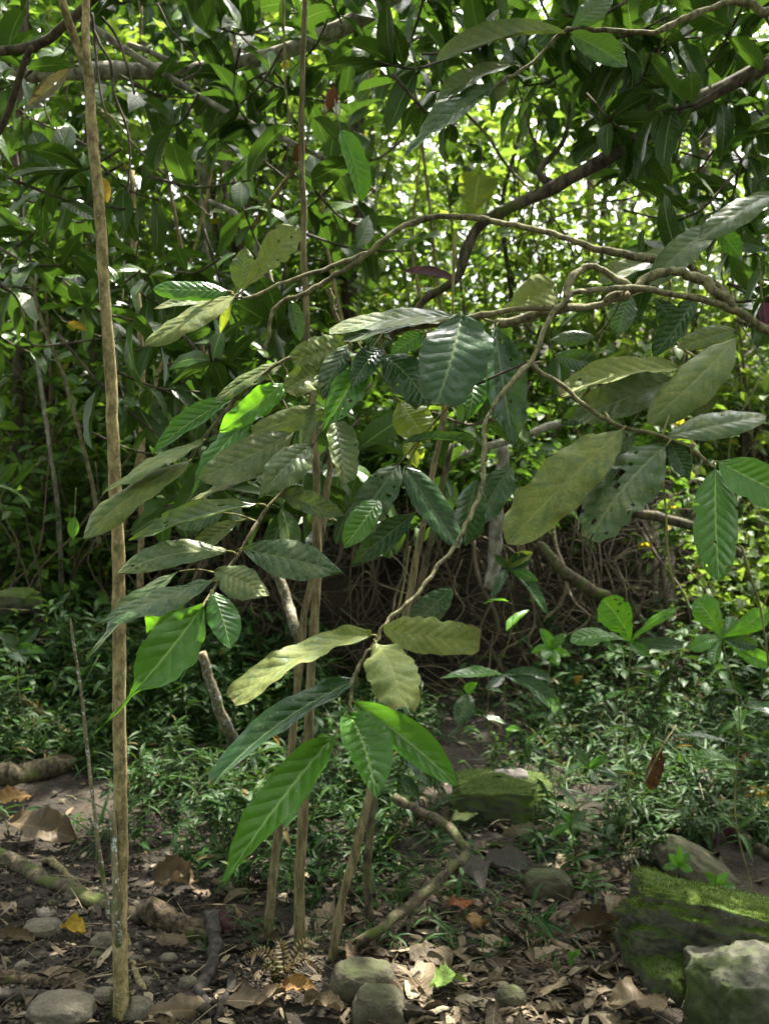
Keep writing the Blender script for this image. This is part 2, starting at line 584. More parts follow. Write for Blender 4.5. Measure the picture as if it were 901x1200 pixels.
M = {}
M['dust'] = leaf_mat("dusty_leaf", (0.045, 0.085, 0.02), (0.075, 0.12, 0.028), (0.15, 0.17, 0.042), dust=0.68, midrib=(0.2, 0.21, 0.075), trans=0.2, rough=0.4, vein=0.36, veins=9, spec=0.35, edge=0.5)
M['grey'] = leaf_mat("grey_green_leaf", (0.03, 0.066, 0.016), (0.058, 0.095, 0.022), (0.135, 0.15, 0.05), dust=0.55, midrib=(0.13, 0.17, 0.065), trans=0.14, rough=0.3, vein=0.38, veins=10, spec=0.4, edge=0.45)
M['dark'] = leaf_mat("dark_leaf", (0.014, 0.045, 0.012), (0.028, 0.075, 0.018), (0.1, 0.13, 0.055), dust=0.3, midrib=(0.12, 0.17, 0.055), trans=0.1, rough=0.23, vein=0.4, veins=10, spec=0.4, edge=0.3)
M['fresh'] = leaf_mat("fresh_leaf", (0.03, 0.1, 0.014), (0.068, 0.17, 0.02), dust=0.0, trans=0.26, rough=0.24, vein=0.75, veins=10, midrib=(0.26, 0.4, 0.1), trans_col=(0.18, 0.45, 0.02), spec=0.4)
M['lime'] = leaf_mat("lime_leaf", (0.05, 0.16, 0.014), (0.08, 0.21, 0.02), dust=0.0, trans=0.45, rough=0.26, vein=0.6, veins=10, midrib=(0.28, 0.42, 0.1), trans_col=(0.24, 0.58, 0.02), spec=0.4)
M['yell'] = leaf_mat("yellow_green_leaf", (0.1, 0.15, 0.015), (0.14, 0.2, 0.02), dust=0.0, trans=0.55, rough=0.4, vein=0.3, trans_col=(0.4, 0.5, 0.03))
M['brownleaf'] = leaf_mat("grey_brown_leaf", (0.09, 0.075, 0.045), (0.13, 0.11, 0.06), (0.2, 0.18, 0.11), dust=0.5, trans=0.1, rough=0.6, vein=0.4)
M['crown_dark'] = leaf_mat("canopy_leaf", (0.014, 0.044, 0.006), (0.05, 0.108, 0.013), (0.09, 0.12, 0.035), dust=0.2, trans=0.18, rough=0.3, vein=0.3, veins=10, spec=0.26, use_tone=True, trans_col=(0.12, 0.25, 0.02))
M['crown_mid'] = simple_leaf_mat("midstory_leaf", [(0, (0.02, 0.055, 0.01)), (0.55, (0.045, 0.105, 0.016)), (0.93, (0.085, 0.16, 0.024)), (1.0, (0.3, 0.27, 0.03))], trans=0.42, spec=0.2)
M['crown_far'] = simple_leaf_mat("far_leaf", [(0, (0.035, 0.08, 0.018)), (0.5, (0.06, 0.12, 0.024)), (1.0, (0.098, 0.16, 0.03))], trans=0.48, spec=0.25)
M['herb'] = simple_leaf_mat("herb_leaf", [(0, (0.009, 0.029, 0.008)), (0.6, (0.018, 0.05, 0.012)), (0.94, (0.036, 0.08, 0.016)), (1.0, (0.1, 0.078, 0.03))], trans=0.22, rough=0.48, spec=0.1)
M['moss_tuft'] = simple_leaf_mat("moss", [(0, (0.02, 0.038, 0.004)), (1, (0.052, 0.086, 0.007))], trans=0.3, rough=0.8)
M['straw'] = simple_leaf_mat("dry_root", [(0, (0.05, 0.035, 0.022)), (0.7, (0.13, 0.1, 0.065)), (1, (0.26, 0.21, 0.14))], trans=0.0, rough=0.9)
M['bark_tan'] = bark_mat("tan_bark", (0.18, 0.142, 0.062), (0.3, 0.24, 0.115), spots=(0.36, 0.35, 0.28), spot=0.32, moss=0.22, scale=55, mosscol=(0.1, 0.1, 0.035), bump=0.8, stretch=0.5)
M['bark_stem'] = bark_mat("thin_stem_bark", (0.1, 0.085, 0.04), (0.18, 0.15, 0.075), spots=(0.28, 0.28, 0.22), spot=0.2, moss=0.3, scale=60, mosscol=(0.075, 0.08, 0.028), bump=0.7)
M['bark_lichen'] = bark_mat("lichen_bark", (0.11, 0.095, 0.055), (0.2, 0.17, 0.1), spots=(0.5, 0.56, 0.54), spot=0.5, moss=0.2, scale=40, bump=0.7)
M['bark_twig'] = bark_mat("twig_bark", (0.085, 0.077, 0.038), (0.18, 0.165, 0.085), spots=(0.27, 0.28, 0.2), spot=0.35, moss=0.15, scale=75, mosscol=(0.1, 0.105, 0.04), bump=0.8, stretch=0.5)
M['bark_green'] = bark_mat("green_twig_bark", (0.12, 0.12, 0.045), (0.2, 0.19, 0.07), spot=0.1, spots=(0.3, 0.3, 0.2), scale=60)
M['bark_dark'] = bark_mat("dark_bark", (0.04, 0.032, 0.02), (0.1, 0.083, 0.055), spots=(0.18, 0.17, 0.13), spot=0.25, moss=0.2, scale=32, bump=0.9, stretch=0.4)
M['bark_pale'] = bark_mat("pale_bark", (0.16, 0.145, 0.11), (0.3, 0.28, 0.22), spots=(0.42, 0.42, 0.37), spot=0.35, moss=0.15, scale=30, bump=0.8, stretch=0.4)
M['bark_moss'] = bark_mat("mossy_bark", (0.034, 0.028, 0.018), (0.095, 0.078, 0.045), spot=0.2, spots=(0.2, 0.19, 0.14), moss=0.5, mosscol=(0.055, 0.072, 0.016), scale=40, bump=1.0, stretch=0.6)
M['wood_dark'] = bark_mat("wet_dark_wood", (0.014, 0.012, 0.01), (0.045, 0.038, 0.031), scale=38, rough=0.75, bump=1.0, stretch=0.5)
M['wood_rot'] = bark_mat("rotten_wood", (0.035, 0.026, 0.016), (0.12, 0.088, 0.056), spots=(0.2, 0.16, 0.11), spot=0.3, moss=0.1, scale=40, bump=1.0, stretch=0.7)
M['rock_moss'] = rock_mat("mossy_stone", (0.035, 0.036, 0.024), (0.11, 0.108, 0.08), moss=0.62, mosscol=(0.042, 0.07, 0.007), up=1.0)
M['rock_block'] = rock_mat("moss_topped_stone", (0.03, 0.03, 0.02), (0.12, 0.118, 0.09), moss=0.45, mosscol=(0.05, 0.085, 0.007), up=1.5)
M['rock_half'] = rock_mat("half_mossy_stone", (0.036, 0.036, 0.025), (0.105, 0.102, 0.078), moss=0.64, mosscol=(0.042, 0.064, 0.009), up=-0.1)
M['rock_olive'] = rock_mat("olive_stone", (0.05, 0.046, 0.03), (0.11, 0.1, 0.066), moss=0.36, mosscol=(0.045, 0.058, 0.018))
M['rock_dry'] = rock_mat("dry_stone", (0.075, 0.066, 0.048), (0.16, 0.142, 0.105), moss=0.1)


def ground_mat():
    m, n, l = nt("forest_soil")
    out = N_(n, "ShaderNodeOutputMaterial")
    geo = N_(n, "ShaderNodeNewGeometry")
    a = N_(n, "ShaderNodeTexNoise", i_Scale=3.0, i_Detail=8.0, i_Roughness=0.7)
    b = N_(n, "ShaderNodeTexNoise", i_Scale=60.0, i_Detail=6.0, i_Roughness=0.75)
    v = N_(n, "ShaderNodeTexVoronoi", i_Scale=45.0)
    for q in (a, b, v):
        l.new(geo.outputs['Position'], q.inputs['Vector'])
    r = ramp(n, [(0.3, (0.016, 0.013, 0.009)), (0.5, (0.03, 0.024, 0.017)), (0.7, (0.058, 0.046, 0.031))])
    l.new(a.outputs[0], r.inputs[0])
    col = mix(n, l, 0.6, r.outputs[0], b.outputs[0], 'OVERLAY')
    p = N_(n, "ShaderNodeBsdfPrincipled", i_Roughness=0.92)
    p.inputs['Specular IOR Level'].default_value = 0.25
    l.new(col, p.inputs['Base Color'])
    h = math_(n, l, 'ADD', b.outputs[0], math_(n, l, 'MULTIPLY', v.outputs['Distance'], 0.7))
    bp = N_(n, "ShaderNodeBump", i_Strength=1.0, i_Distance=0.015)
    l.new(h, bp.inputs['Height'])
    l.new(bp.outputs[0], p.inputs['Normal'])
    l.new(p.outputs[0], out.inputs[0])
    return m


M['soil'] = ground_mat()


def dead_leaf_mat():
    m, n, l = nt("dead_leaf")
    out = N_(n, "ShaderNodeOutputMaterial")
    oi = N_(n, "ShaderNodeObjectInfo")
    ta = N_(n, "ShaderNodeAttribute", attribute_name="tone")
    uv = N_(n, "ShaderNodeUVMap")
    sep = N_(n, "ShaderNodeSeparateXYZ")
    l.new(uv.outputs[0], sep.inputs[0])
    geo = N_(n, "ShaderNodeNewGeometry")
    nz = N_(n, "ShaderNodeTexNoise", i_Scale=40.0, i_Detail=5.0, i_Roughness=0.7)
    l.new(geo.outputs['Position'], nz.inputs['Vector'])
    r = ramp(n, [(0, (0.024, 0.018, 0.011)), (0.35, (0.055, 0.039, 0.022)), (0.62, (0.1, 0.073, 0.043)), (0.85, (0.165, 0.128, 0.08)), (1.0, (0.24, 0.2, 0.135))])
    f = math_(n, l, 'FRACT', math_(n, l, 'ADD', oi.outputs['Random'], ta.outputs['Fac']))
    f = math_(n, l, 'ADD', f, math_(n, l, 'MULTIPLY', math_(n, l, 'SUBTRACT', nz.outputs[0], 0.5), 0.5), True)
    l.new(f, r.inputs[0])
    au = math_(n, l, 'ABSOLUTE', math_(n, l, 'SUBTRACT', sep.outputs[0], 0.5))
    ph = math_(n, l, 'FRACT', math_(n, l, 'SUBTRACT', math_(n, l, 'MULTIPLY', sep.outputs[1], 11.0), math_(n, l, 'MULTIPLY', au, 3.0)))
    rib = math_(n, l, 'ABSOLUTE', math_(n, l, 'SUBTRACT', ph, 0.5))
    mid = math_(n, l, 'LESS_THAN', au, 0.025)
    col = mix(n, l, math_(n, l, 'MULTIPLY', mid, 0.5), r.outputs[0], (0.28, 0.22, 0.14))
    p = N_(n, "ShaderNodeBsdfPrincipled", i_Roughness=0.62)
    p.inputs['Specular IOR Level'].default_value = 0.22
    l.new(col, p.inputs['Base Color'])
    bp = N_(n, "ShaderNodeBump", i_Strength=0.5, i_Distance=0.004)
    l.new(math_(n, l, 'ADD', rib, nz.outputs[0]), bp.inputs['Height'])
    l.new(bp.outputs[0], p.inputs['Normal'])
    l.new(p.outputs[0], out.inputs[0])
    return m


M['dead'] = dead_leaf_mat()


def flat_leaf(name, c1, c2, trans=0.15, rough=0.5):
    return leaf_mat(name, c1, c2, [x * 0.45 for x in c1], dust=0.42, trans=trans, rough=max(rough, 0.55), spec=0.22, vein=0.35, edge=0.35, midrib=[x * 1.3 for x in c2], trans_col=c2)


M['fall_yellow'] = flat_leaf("fallen_yellow", (0.4, 0.27, 0.03), (0.5, 0.36, 0.05))
M['fall_green'] = flat_leaf("fallen_green", (0.2, 0.32, 0.06), (0.27, 0.4, 0.09))
M['fall_orange'] = flat_leaf("fallen_orange", (0.14, 0.045, 0.012), (0.19, 0.075, 0.02))
M['fall_grey'] = flat_leaf("fallen_grey", (0.08, 0.07, 0.06), (0.13, 0.116, 0.1), rough=0.4)
M['fall_tan'] = flat_leaf("fallen_tan", (0.07, 0.05, 0.026), (0.115, 0.086, 0.047))
M['fall_ochre'] = flat_leaf("fallen_ochre", (0.15, 0.082, 0.022), (0.2, 0.115, 0.033))
M['russet'] = flat_leaf("russet_leaf", (0.06, 0.026, 0.009), (0.1, 0.046, 0.016))
M['fall_red'] = flat_leaf("fallen_red", (0.04, 0.012, 0.012), (0.06, 0.017, 0.016))
M['purple'] = leaf_mat("purple_leaf", (0.045, 0.018, 0.028), (0.075, 0.028, 0.04), dust=0.0, trans=0.15, rough=0.35, vein=0.4, midrib=(0.12, 0.05, 0.06), trans_col=(0.2, 0.03, 0.05))
M['clod'] = simple_leaf_mat("soil_crumbs", [(0, (0.018, 0.014, 0.011)), (0.7, (0.045, 0.036, 0.027)), (1, (0.1, 0.088, 0.07))], trans=0.0, rough=0.9, spec=0.2)
M['fern_dry'] = simple_leaf_mat("dry_fern", [(0, (0.032, 0.018, 0.007)), (0.5, (0.05, 0.032, 0.01)), (1, (0.036, 0.04, 0.01))], trans=0.2, spec=0.1)

# ------------------------------------------------------------------ ground
def graded(lo, near_lo, near_hi, hi, step, grow=1.18):
    mid = list(np.arange(near_lo, near_hi + 1e-6, step))
    s, p, up = step, near_hi, []
    while p < hi:
        s *= grow
        p += s
        up.append(p)
    s, p, dn = step, near_lo, []
    while p > lo:
        s *= grow
        p -= s
        dn.append(p)
    return np.array(dn[::-1] + mid + up)


gx = graded(-110, -2.6, 2.6, 110, 0.025)
gy = graded(-60, 2.0, 8.2, 160, 0.025)
XX, YY = np.meshgrid(gx, gy)
near = sstep(9, 7.5, YY) * sstep(3.4, 2.6, np.abs(XX))
ZZ = terrain(XX, YY) + near * (0.016 * fbm(XX * 12, YY * 12, 3, 51) + 0.007 * fbm(XX * 40, YY * 40, 2, 61))
far = np.maximum(0, YY - 26)
ZZ = ZZ - far * 0.2
gme = bpy.data.meshes.new("ground")
nx, ny = len(gx), len(gy)
gv = np.stack([XX, YY, ZZ], -1).reshape(-1, 3)
idx = np.arange(nx * ny).reshape(ny, nx)
gf = np.stack([idx[:-1, :-1], idx[:-1, 1:], idx[1:, 1:], idx[1:, :-1]], -1).reshape(-1, 4)


def np_mesh(name, verts, polys_flat, sizes, mat, uv=None, tone=None, smooth=True):
    me = bpy.data.meshes.new(name)
    me.vertices.add(len(verts))
    me.vertices.foreach_set("co", np.ascontiguousarray(verts, dtype=np.float32).ravel())
    me.loops.add(len(polys_flat))
    me.loops.foreach_set("vertex_index", polys_flat.astype(np.int32))
    me.polygons.add(len(sizes))
    st = np.concatenate([[0], np.cumsum(sizes)[:-1]]).astype(np.int32)
    me.polygons.foreach_set("loop_start", st)
    if smooth:
        me.polygons.foreach_set("use_smooth", np.ones(len(sizes), dtype=bool))
    if uv is not None:
        u = me.uv_layers.new(name="UVMap")
        u.data.foreach_set("uv", uv[polys_flat].astype(np.float32).ravel())
    if tone is not None:
        a = me.attributes.new("tone", 'FLOAT', 'POINT')
        a.data.foreach_set("value", tone.astype(np.float32))
    me.materials.append(mat)
    me.update(calc_edges=True)
    me.validate()
    return me


def link(name, me, parent=None, loc=None):
    o = bpy.data.objects.new(name, me)
    COL.objects.link(o)
    if parent:
        o.parent = parent
    if loc is not None:
        o.location = loc
    return o


g = link("ground", np_mesh("ground", gv, gf.ravel(), np.full(len(gf), 4), M['soil']))
tag(g, "dark forest floor rising into a steep bank behind", kind="structure")

# ------------------------------------------------------------------ leaf clouds (numpy)
LT_S = np.array([0, 0.3, 0.3, 0.3, 0.68, 0.68, 0.68, 1.0])
LT_U = np.array([0, -0.92, 0, 0.92, -0.8, 0, 0.8, 0])
LT_F = np.array([0, 2, 1, 0, 3, 2, 1, 2, 5, 4, 2, 3, 6, 5, 4, 5, 7, 5, 6, 7])
LT_N = np.array([3, 3, 4, 4, 3, 3])


def leaf_cloud(P, D, Nn, Ln, Wd, bend=0.12, fold=0.2):
    """P base points, D directions, Nn normals, Ln lengths, Wd widths -> verts, loops, sizes, uv"""
    D = D / np.linalg.norm(D, axis=1, keepdims=True)
    Wv = np.cross(D, Nn)
    Wv = Wv / np.maximum(np.linalg.norm(Wv, axis=1, keepdims=True), 1e-6)
    Nv = np.cross(Wv, D)
    s = LT_S[None, :, None]
    u = LT_U[None, :, None]
    L3 = Ln[:, None, None]
    W3 = Wd[:, None, None] * 0.5
    V = P[:, None, :] + D[:, None, :] * s * L3 + Wv[:, None, :] * u * W3 + Nv[:, None, :] * (np.abs(u) * W3 * fold + (s * (1 - s)) * 4 * bend * L3 * 0.5 - s * s * bend * L3 * 0.6)
    n = len(P)
    F = (LT_F[None, :] + (np.arange(n) * 8)[:, None]).ravel()
    sz = np.tile(LT_N, n)
    uv = np.tile(np.stack([LT_U * 0.5 + 0.5, LT_S], -1), (n, 1))
    return V.reshape(-1, 3), F, sz, uv


def rand_dirs(n, up_bias, down_dir, rng):
    th = rng.uniform(0, 2 * math.pi, n)
    dz = rng.normal(down_dir, 0.35, n)
    D = np.stack([np.cos(th), np.sin(th), dz], -1)
    Nn = np.stack([rng.normal(0, 1, n), rng.normal(0, 1, n), np.full(n, up_bias)], -1)
    return D, Nn


# light gaps: crown leaves left out towards the sun so it lights these points
GAPS = []


def in_gap(P):
    bad = np.zeros(len(P), bool)
    s = np.array(SUND)
    for c, r in GAPS:
        v = P - np.array(c)
        tt = v @ s
        d = np.linalg.norm(v - tt[:, None] * s, axis=1)
        bad |= (tt > 0.35) & (d < r)
    return bad


def crown_mesh(name, clumps, per, ln, wd, mat, seed, origin, spread=0.35, tone=(0, 1), droop=-0.25, flat=0.7):
    rng = np.random.default_rng(seed)
    C = np.array(clumps)
    n = len(C) * per
    ci = np.repeat(np.arange(len(C)), per)
    off = rng.normal(0, 1, (n, 3))
    off[:, 2] *= flat
    P = C[ci] + off * spread * rng.uniform(0.6, 1.3, len(C))[ci][:, None]
    keep = ~in_gap(P)
    P, ci = P[keep], ci[keep]
    n = len(P)
    D, Nn = rand_dirs(n, 1.6, droop, rng)
    D = D + 0.6 * (P - C[ci]) / spread * np.array([1, 1, 0.3])
    L = rng.uniform(ln[0], ln[1], n)
    Wd = L * rng.uniform(wd[0], wd[1], n)
    V, F, sz, uv = leaf_cloud(P, D, Nn, L, Wd, 0.15, 0.25)
    ct = rng.uniform(tone[0], tone[1], len(C))
    t = np.clip(ct[ci] * 0.6 + rng.uniform(tone[0], tone[1], n) * 0.4 + rng.normal(0, 0.08, n), 0, 0.985)
    t[rng.uniform(0, 1, n) < 0.006] = 1.0
    return np_mesh(name, V - np.array(origin), F, sz, mat, uv, np.repeat(t, 8))


GAPS += [(at(215, 735, 1.9), 0.075), (at(300, 470, 2.3), 0.08), (at(375, 420, 2.2), 0.06), (at(893, 1140, 2.8), 0.09),
         (at(575, 415, 2.1), 0.05), (at(640, 575, 1.9), 0.06), (at(60, 650, 6.0), 0.2), (at(840, 600, 7.5), 0.55), (at(790, 690, 6.8), 0.2), (at(640, 150, 4.0), 0.25)]

# ---------------------------------------------------------------- far trees: the green wall behind
def far_tree(name, label, x, y, h, n_cl, per, wx, z0, seed, tone, mat='crown_far', bark='bark_pale', r=0.07, ln=(0.09, 0.2), lean=0.0, spread=0.42, wy=1.2, group='trees in the far green wall'):
    rng = random.Random(seed)
    b = Vector((x, y, gz(x, y)))
    t = thing(name, label, "tree", b, group)
    tb = MB()
    pts = [b + Vector((0, 0, -0.1))]
    for k in range(1, 6):
        pts.append(b + Vector((lean * k / 5 * h * 0.3 + rng.uniform(-.12, .12), rng.uniform(-.1, .1), h * k / 5)))
    tube(tb, pts, r, r * 0.4, 8, 4, seed=seed)
    cl = []
    for i in range(n_cl):
        zz = b.z + z0 + (h - z0) * rng.random() ** 0.85
        px_ = x + lean * (zz - b.z) * 0.3 + rng.gauss(0, wx)
        c = Vector((px_, y + rng.gauss(0, wy), zz))
        cl.append(c)
    for c in cl[:14]:
        s = pts[2].lerp(pts[5], rng.random())
        tube(tb, [s, s.lerp(c, 0.5) + Vector((0, 0, 0.2)), c], r * 0.28, r * 0.08, 5, 3, seed=seed)
    tb.build("trunk", M[bark], t)
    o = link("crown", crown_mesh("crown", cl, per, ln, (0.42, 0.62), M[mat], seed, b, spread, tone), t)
    return t


FAR = [
    # x, y, h, clumps, per, wx, z0, tone, what sets it apart
    (-6.0, 13.5, 6.6, 80, 52, 1.3, 0.3, (0.1, 0.7), "leafy tree at the far left edge of the green wall"),
    (-3.6, 11.5, 6.2, 80, 52, 1.0, 0.4, (0.1, 0.75), "leafy tree of the green wall behind the tan pole sapling"),
    (-1.9, 13.0, 7.0, 80, 52, 1.1, 0.5, (0.3, 0.95), "light green tree behind the slanting grey branch"),
    (-0.3, 12.0, 6.0, 70, 52, 1.0, 0.4, (0.3, 1.0), "light green tree behind the thin upright stem"),
    (1.3, 14.5, 4.2, 38, 42, 1.2, 0.2, (0.5, 1.0), "bright yellow green tree seen under the dark rising limb"),
    (3.0, 13.5, 3.7, 34, 42, 1.2, 0.2, (0.5, 1.0), "bright tree beyond the gap where the sky shows white"),
    (4.9, 12.5, 6.0, 70, 52, 1.2, 0.2, (0.45, 1.0), "bright tree at the right edge of the green wall"),
    (-4.6, 17.5, 10, 80, 46, 1.8, 0.5, (0.3, 0.8), "tall tree in the second row behind the left of the green wall"),
    (-1.0, 18.5, 9.5, 70, 46, 1.8, 0.5, (0.4, 1.0), "tall pale tree in the second row, above the middle of the wall"),
    (5.0, 19.5, 5.2, 36, 40, 2.0, 0.5, (0.5, 1.0), "tall pale tree in the second row on the far right"),
]
for i, (x, y, h, nc, per, wx, z0, tn, lab) in enumerate(FAR):
    far_tree("forest_tree", lab, x, y, h, nc, per, wx, z0, 100 + i, tn, r=0.06 + 0.02 * (i % 3), lean=[0.1, -0.2, 0.05, 0.25, -0.1][i % 5], ln=(0.1, 0.34) if y > 12.6 else (0.08, 0.24))

for i, (x, y, h, lab) in enumerate([(-4.5, -4.0, 7.5, "unseen forest tree added behind the camera to the left to block sky light"), (-1.2, -6.0, 8.0, "unseen forest tree added behind the camera in the middle to block sky light"), (2.2, -5.0, 7.5, "unseen forest tree added behind the camera to the right to block sky light"), (5.5, -2.0, 7.5, "unseen forest tree added outside the frame to the right to block sky light"), (-6.5, 0.5, 7.5, "unseen forest tree added outside the frame to the left to block sky light"), (7.0, 4.5, 7.5, "unseen forest tree added beyond the right edge of the frame to block sky light")]):
    far_tree("forest_tree", lab, x, y, h, 70, 30, 1.4, 0.6, 700 + i, (0.1, 0.9), mat='crown_mid', ln=(0.2, 0.4), wy=1.2, spread=0.5, group="unseen forest trees added around the camera to block light")  # unseen trees added to cut flat sky light from behind and beside the camera

# ---------------------------------------------------------------- shrubs on and above the bank
SHR = [
    (-3.4, 7.9, 1.7, "dense shrub at the left edge of the slope"),
    (-2.3, 7.2, 1.5, "shrub on the slope just right of the tan pole sapling"),
    (-2.9, 9.3, 2.6, "tall dark shrub behind the left of the slope"),
    (-1.3, 8.3, 2.0, "shrub above the bank behind the grey dusty leaves"),
    (-0.5, 9.3, 2.6, "tall shrub above the bank behind the upright stems"),
    (0.5, 8.3, 1.5, "low shrub on the bank left of the pale stump"),
    (1.3, 9.2, 2.1, "bright shrub above the bank, under the arching branch"),
    (2.3, 8.6, 1.7, "bright shrub on the right of the bank behind the hanging oblong leaf"),
    (3.3, 9.6, 2.4, "tall bright shrub at the right edge of the slope"),
    (2.9, 7.4, 1.0, "low shrub at the right edge, nearest of the slope"),
    (-0.35, 7.15, 0.8, "small shrub overhanging the dark bank behind the upright stems"),  # added to overhang the rim and shade the bank face
    (0.45, 7.05, 0.7, "small shrub overhanging the dark bank left of the pale stump"),  # likewise added for its shade on the bank
]
for i, (x, y, h, lab) in enumerate(SHR):
    rng = random.Random(300 + i)
    b = Vector((x, y, gz(x, y)))
    t = thing("shrub", lab, "shrub", b, "shrubs on the bank")
    sb = MB()
    cl = []
    for k in range(11):
        a = rng.uniform(0, 6.28)
        rr = rng.uniform(0.15, 0.75)
        c = b + Vector((math.cos(a) * rr, math.sin(a) * rr * 0.8, h * rng.uniform(0.35, 1.0)))
        tube(sb, [b + Vector((0, 0, -0.05)), b.lerp(c, 0.5) + Vector((0, 0, 0.15 * h)), c], 0.014, 0.004, 5, 4, seed=k)
        cl.append(c)
        for q in range(2):
            cl.append(c + Vector((rng.gauss(0, .3), rng.gauss(0, .25), rng.gauss(0, .25))))
    sb.build("stems", M['bark_dark'], t)
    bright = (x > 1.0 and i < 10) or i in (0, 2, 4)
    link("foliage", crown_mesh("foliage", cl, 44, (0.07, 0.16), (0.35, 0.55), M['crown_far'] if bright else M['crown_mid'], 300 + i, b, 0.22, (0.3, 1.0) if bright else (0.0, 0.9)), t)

# ---------------------------------------------------------------- understory trees between the bank and the wall
UND = [
    (-3.3, 7.6, 3.4, 34, (0.1, 0.9), 'crown_mid', "understory tree at the far left with mid green rounded leaves"),
    (-2.2, 8.4, 3.9, 36, (0.1, 0.95), 'crown_mid', "understory tree with rounded leaves right of the tan pole"),
    (-1.1, 7.7, 3.7, 30, (0.2, 1.0), 'crown_far', "understory tree with light rounded leaves behind the left dusty leaves"),
    (-0.2, 8.6, 4.3, 34, (0.3, 1.0), 'crown_far', "understory tree with light rounded leaves behind the thin stems"),
    (0.9, 8.8, 3.7, 28, (0.4, 1.0), 'crown_far', "understory tree with bright leaves under the dark rising limb"),
    (2.0, 9.2, 3.5, 28, (0.5, 1.0), 'crown_far', "understory tree with bright leaves behind the branch fork"),
    (3.1, 8.4, 4.0, 34, (0.4, 1.0), 'crown_far', "understory tree with bright leaves at the right edge"),
    (-3.6, 9.2, 5.4, 48, (0.0, 0.8), 'crown_mid', "dim taller understory tree at the far left, behind the rounded leaves"),
    (-2.6, 9.8, 5.8, 52, (0.0, 0.85), 'crown_mid', "dim taller understory tree behind the top of the tan pole"),
    (-1.5, 9.4, 5.6, 46, (0.1, 0.9), 'crown_mid', "dim taller understory tree behind the slanting grey liana"),
    (-0.6, 10.2, 5.8, 42, (0.2, 1.0), 'crown_mid', "dim taller understory tree behind the top of the thin stem"),
    (4.3, 9.8, 5.2, 44, (0.2, 1.0), 'crown_mid', "dim understory tree at the far right edge, behind the others"),
]
for i, (x, y, h, nc, tn, mt, lab) in enumerate(UND):
    far_tree("understory_tree", lab, x, y, h, nc, 34, 0.55, 0.5, 500 + i, tn, mat=mt, bark='bark_dark', r=0.03, ln=(0.08, 0.17), lean=[.2, -.2, .1, 0, .2, -.1, .1][i % 7], spread=0.3, wy=0.5, group="understory trees above the bank")

# ---------------------------------------------------------------- canopy trees with large dark leaves
def big_shoots(mb, twig, shoots, rng, L=(0.1, 0.24), per=(6, 12), nl=8, nw=2, gap=True, ratio=(0.33, 0.47), droop=(-0.5, 0.35)):
    for c in shoots:
        ax = Vector((rng.gauss(0, 1), rng.gauss(0, 1), rng.uniform(-0.6, 0.3))).normalized()
        ln = rng.uniform(0.2, 0.45)
        s = c - ax * ln
        tube(twig, [s + Vector((0, 0, 0.06)), s.lerp(c, 0.5), c], 0.006, 0.0035, 5, 3, seed=1)
        tn = rng.random()
        for k in range(rng.randint(*per)):
            p = s.lerp(c, rng.uniform(0.3, 1.0))
            a = rng.uniform(0, 6.28)
            o1 = ax.orthogonal().normalized()
            o2 = ax.cross(o1)
            d = (ax * rng.uniform(0.1, 0.8) + (o1 * math.cos(a) + o2 * math.sin(a)) + Vector((0, 0, rng.uniform(*droop)))).normalized()
            l_ = rng.uniform(*L)
            tip = p + d * l_
            if gap and in_gap(np.array([p, p.lerp(tip, 0.5), tip])).any():
                continue
            nn = Vector((rng.gauss(0, .45), rng.gauss(0, .45), 1))
            leaf(mb, p, tip, l_ * rng.uniform(*ratio), nn, rng.choice(['oblong', 'ellip', 'lance', 'oblong']), bend=rng.uniform(0.02, 0.3), fold=rng.uniform(0.05, 0.55), und=0.12, nl=nl, nw=nw, seed=rng.random() * 50, twist=rng.uniform(-.5, .5), tone=min(1, max(0, tn * 0.5 + rng.random() * 0.5)))


def region_shoots(rng, x0, x1, y0, y1, d0, d1, n):
    return [at(rng.uniform(x0, x1), rng.uniform(y0, y1), rng.uniform(d0, d1)) for _ in range(n)]


def canopy_tree(label, base, top_pts, r, regions, overhead, n_over, seed, bark='bark_dark', limbs=()):
    rng = random.Random(seed)
    b = Vector((base[0], base[1], gz(base[0], base[1])))
    t = thing("canopy_tree", label, "tree", b, "large leaved trees overhead")
    tb = MB()
    tube(tb, [b + Vector((0, 0, -0.15))] + [Vector(p) for p in top_pts], r, r * 0.45, 12, 8, seed=seed)
    tb.build("trunk", M[bark], t)
    for pts, r0, r1, mt in limbs:
        lb = MB()
        tube(lb, pts, r0, r1, 10, 7, wob=0.25, knots=0.35, seed=seed + 2)
        lb.build("limb", M[mt], t)
    mb, tw = MB(), MB()
    for reg in regions:
        big_shoots(mb, tw, region_shoots(rng, *reg), rng)
    x0, x1, y0, y1, z0, z1 = overhead
    pts = [Vector((rng.uniform(x0, x1), rng.uniform(y0, y1), rng.uniform(z0, z1))) for _ in range(n_over)]  # unseen shoots above the frame, placed to shade the scene below
    big_shoots(mb, tw, pts, rng, L=(0.28, 0.42), per=(6, 9), nl=4, nw=1, ratio=(0.34, 0.44))
    nleaf = len(mb.f)
    mb.add(tw.v, tw.f, tw.uv, 0.5)
    cr = mb.build("crown", M['crown_dark'], t)
    cr.data.materials.append(M['bark_dark'])
    mi = np.zeros(len(mb.f), dtype=np.int32)
    mi[nleaf:] = 1
    cr.data.polygons.foreach_set("material_index", mi)
    return t


